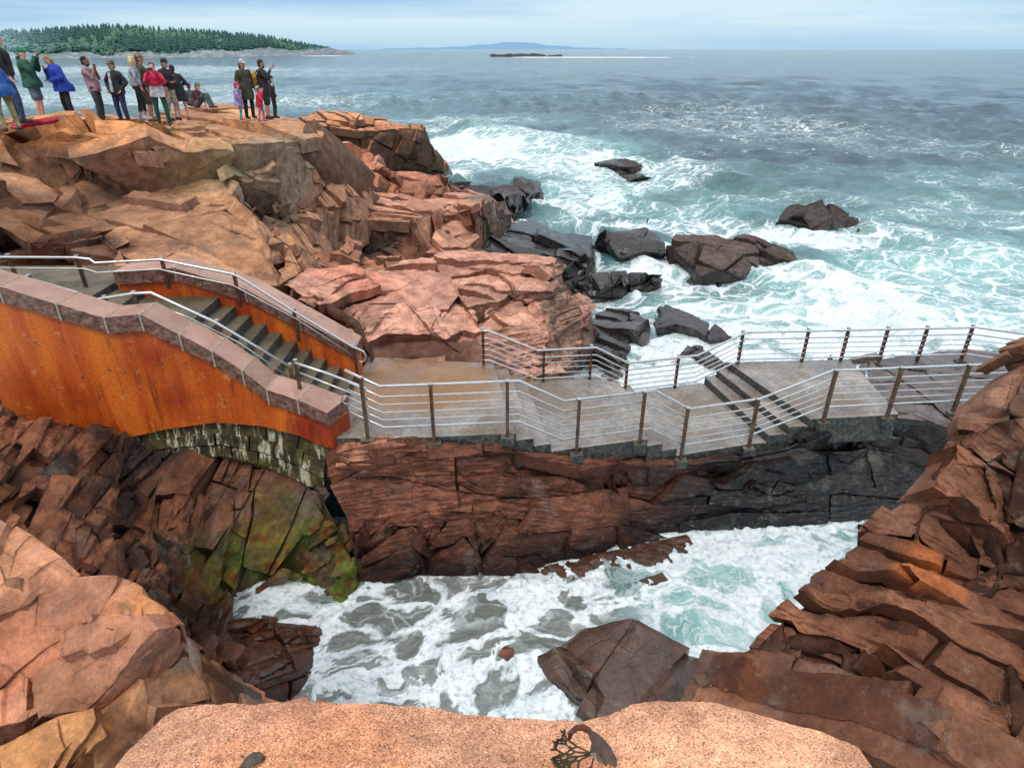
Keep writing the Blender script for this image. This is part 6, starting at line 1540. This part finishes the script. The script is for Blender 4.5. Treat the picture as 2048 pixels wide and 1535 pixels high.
phone((w[0] + w[1]) / 2 + Vector((.0, -.05, .03)), R_(-160), 'dark phone held by the woman in the pink jacket')
person('man in black cap and top with khaki shorts and white socks', 350, 241, 21.6, R_(-120), (38, 38, 42), (176, 166, 146), 1.72, 'tan', (40, 36, 36), cap=(42, 42, 44), arms=('belly', 'belly'), lean=.12, hem=.92, leglen=.46, shoes=(40, 42, 46), socks=(228, 228, 228))
person('person in long black coat with bare legs and pink shoes', 370, 241, 22.0, R_(40), (32, 34, 38), (34, 36, 40), 1.62, 'fair', (46, 40, 38), arms=('fwd', 'belly'), lean=.34, hem=.62, skirt=.02, bulk=1.05, leglen=.25, shoes=(206, 92, 110), stride=.05)
person('person in maroon jacket sitting on the rock edge', 396, 216, 25.5, R_(-95), (84, 38, 46), (92, 108, 112), 1.55, 'fair', (92, 70, 56), cap=(120, 118, 112), arms=('fwd', 'fwd'), sit=True, lean=.2, shoes=(80, 70, 64), bulk=1.12)
person('person in maroon knit hat sitting behind the one in the maroon jacket', 386, 214, 26.4, R_(30), (96, 92, 90), (60, 60, 66), 1.5, 'fair', (96, 52, 52), cap=(108, 44, 54), arms=('belly', 'belly'), sit=True, lean=.1)
person('woman in long olive coat and white cap with black leggings', 502, 237, 22.8, R_(-130), (74, 70, 50), (36, 34, 40), 1.72, 'tan', (62, 46, 40), hairlen=.08, cap=(226, 226, 230), arms=('down', 'down'), hem=.62, skirt=.02, bulk=1.08, shoes=(62, 52, 48), nod=.1)
person('child in lilac coat and pink cap with turquoise trousers', 484, 240, 22.4, R_(-70), (178, 148, 206), (78, 188, 178), 1.08, 'fair', (170, 130, 100), cap=(236, 64, 142), arms=('down', 'down'), hem=.70, skirt=.04, bulk=1.25, kid=True, shoes=(216, 120, 146))
person('toddler in red jacket and pink trousers beside the woman in olive', 525, 243, 22.2, R_(-80), (220, 34, 52), (218, 136, 160), .98, 'fair', (150, 104, 74), arms=('up', 'out'), hem=.80, bulk=1.3, kid=True, shoes=(210, 110, 140), stride=.08, lean=.1)
r, w, h = person('man in black jacket and shorts with a mustard backpack, filming seaward', 538, 238, 23.2, R_(-80), (36, 38, 42), (34, 34, 38), 1.78, 'tan', (50, 40, 36), arms=('down', 'phone'), hem=.80, bulk=1.1, leglen=.50, shoes=(46, 46, 50), beard=True)
phone(w[1] + Vector((.06, 0, .03)), R_(-80), 'black phone held out by the man with the mustard backpack')
m = MB(); m.ball((0, 0, 0), .2, 14, (.85, .55, 1.15)); m.ball((0, -.07, -.08), .13, 12, (1.0, .6, 1.0)); me = remesh(m, .02)
bp = mesh_obj('backpack', me, cm((206, 148, 40)), None); bp.location = Vector(Yp(538, 238, 23.2)) + Vector((-.24, -.06, 1.22)); bp.rotation_euler = (0, 0, R_(-80))
for q in (-1, 1):
    m = MB(); m.tube([(q * .1, .08, .18), (q * .12, .14, .26), (q * .12, .32, .24), (q * .13, .38, .05), (q * .1, .16, -.16)], .02, 8)
    m.build('strap', cm((150, 104, 34)), bp, smooth=True)
tag(bp, 'mustard yellow backpack on the back of the man filming seaward', 'backpack')
person('slim figure in black standing behind the man with the mustard backpack', 552, 236, 24.4, R_(-60), (30, 32, 36), (30, 32, 36), 1.34, 'fair', (40, 34, 32), cap=(34, 34, 36), arms=('hip', 'down'), hem=.9)
# camera pole of the seated person
a = Vector(Yp(411, 214, 25)); b = Vector(Yp(407, 188, 25))
m = MB(); m.tube([a, b], .014, 8); m.ball(b, .05, 10, (1, 1, .8)); tag(m.build('camera_pole', M_PHONE, origin=tuple(a)), 'thin dark pole with a round head held by the seated person', 'pole')
# red jacket left on the rock
V, F = solid([(18, 255, 16.3), (34, 245, 16.4), (60, 240, 16.5), (84, 238, 16.6), (114, 235, 16.7), (112, 240, 16.5), (92, 244, 16.4), (66, 249, 16.3), (34, 257, 16.2)], [(70, 243, 16.3), (50, 248, 16.2)], (0, .06, -.04))
V, F = tess(V, F, .004, .03); Pn = V.astype(np.float32); N = vnormals(V, F)
V = V + N * (fbm(Pn * 3.0, 4, 720) * .05 + .02)[:, None]
o = np_mesh('jacket', V, F, cm((206, 16, 58))); tag(o, 'crumpled crimson jacket lying on the rock crest at far left', 'jacket')

# ------------------------------------------------------------------ seaweed on the near ledge
T = NT('brown_kelp'); n = T.noise(30, 4); M_KELP = T.done(T.mix(T.mr(n, .3, .7), lin(96, 66, 44, .8), lin(52, 38, 30, .7)), .35, T.bump(n, .4, .004))
T = NT('dark_wrack'); n = T.noise(40, 4); M_WRACK = T.done(T.mix(T.mr(n, .3, .7), lin(92, 82, 58, .8), lin(52, 50, 38, .8)), .4, T.bump(n, .4, .004))
T = NT('red_kelp'); n = T.noise(30, 4); M_RKELP = T.done(T.mix(T.mr(n, .3, .7), lin(120, 58, 40, .8), lin(78, 36, 28, .7)), .35)
def ribbon(m, pts, ws, up=(0, 0, 1)):
    pts = [Vector(p) for p in pts]; L = []
    for i, (p, w) in enumerate(zip(pts, ws)):
        t = (pts[min(i + 1, len(pts) - 1)] - pts[max(i - 1, 0)]).normalized(); sd = t.cross(Vector(up)).normalized() * w; n_ = sd.cross(t).normalized() * .0016
        L.append([m.bm.verts.new(q) for q in (p - sd + n_ * .2, p + n_ * 2.2, p + sd + n_ * .2, p - n_)])
    for a, b in zip(L, L[1:]):
        for k in range(4): m.bm.faces.new((a[k], a[(k + 1) % 4], b[(k + 1) % 4], b[k]))
    m.bm.faces.new(L[0][::-1]); m.bm.faces.new(L[-1])
kz = 7.372
kp = tag(empty('seaweed', Zp(1190, 1480, kz)), 'brown kelp blade with an arched red stalk at the lip of the near ledge', 'seaweed')
m = MB(); ribbon(m, [Zp(x, y, z_) for x, y, z_ in ((1180, 1462, kz + .01), (1188, 1472, kz + .012), (1198, 1486, kz + .008), (1210, 1503, kz + .005), (1226, 1523, kz + .003), (1232, 1532, kz))], [.006, .011, .016, .017, .011, .003]); child(m.build('blade', M_KELP), kp)
m = MB(); ribbon(m, [Zp(x, y, z_) for x, y, z_ in ((1182, 1464, kz + .01), (1192, 1484, kz + .016), (1190, 1504, kz + .012), (1200, 1516, kz + .006), (1214, 1530, kz + .003))], [.005, .010, .012, .009, .003]); child(m.build('blade', M_KELP), kp)
m = MB(); ribbon(m, [Zp(x, y, z_) for x, y, z_ in ((1138, 1478, kz - .012), (1142, 1464, kz + .004), (1152, 1455, kz + .012), (1165, 1453, kz + .013), (1177, 1459, kz + .010), (1188, 1474, kz + .008))], [.004, .006, .008, .009, .008, .006], (0, -1, .3)); child(m.build('stalk', M_RKELP), kp)
m = MB(); rs4 = np.random.RandomState(8)
def frond(x, y, ang, ln, depth):
    pts = [(x, y)]
    for k in range(4):
        ang += rs4.randn() * .22; x += math.cos(ang) * ln / 4; y += math.sin(ang) * ln / 4 * .8; pts.append((x, y))
    ribbon(m, [Zp(a, b, kz + .002 + .001 * depth + .003 * (i % 2)) for i, (a, b) in enumerate(pts)], [.0018, .0024, .0028, .0026, .0008] if depth else [.0022, .002, .002, .002, .0014])
    if depth < 3:
        for sgn in (-1, 1): frond(x, y, ang + sgn * (.35 + .25 * rs4.rand()), ln * .72, depth + 1)
for a in (-2.9, 2.9, 2.5, -2.6, 2.1): frond(1192 - rs4.rand() * 10, 1506, a + rs4.randn() * .1, 34, 0)
tag(m.build('seaweed', M_WRACK, origin=Zp(1160, 1505, kz)), 'dark branching wrack lying flat on the near ledge beside the kelp', 'seaweed')
m = MB(); ribbon(m, [Zp(x, y, z_) for x, y, z_ in ((480, 1534, kz + .003), (492, 1524, kz + .012), (508, 1516, kz + .014), (522, 1513, kz + .010), (530, 1516, kz + .003))], [.004, .012, .016, .012, .003]); tag(m.build('seaweed', M_WRACK, origin=Zp(505, 1522, kz)), 'small black blade of seaweed at the lower left of the near ledge', 'seaweed')
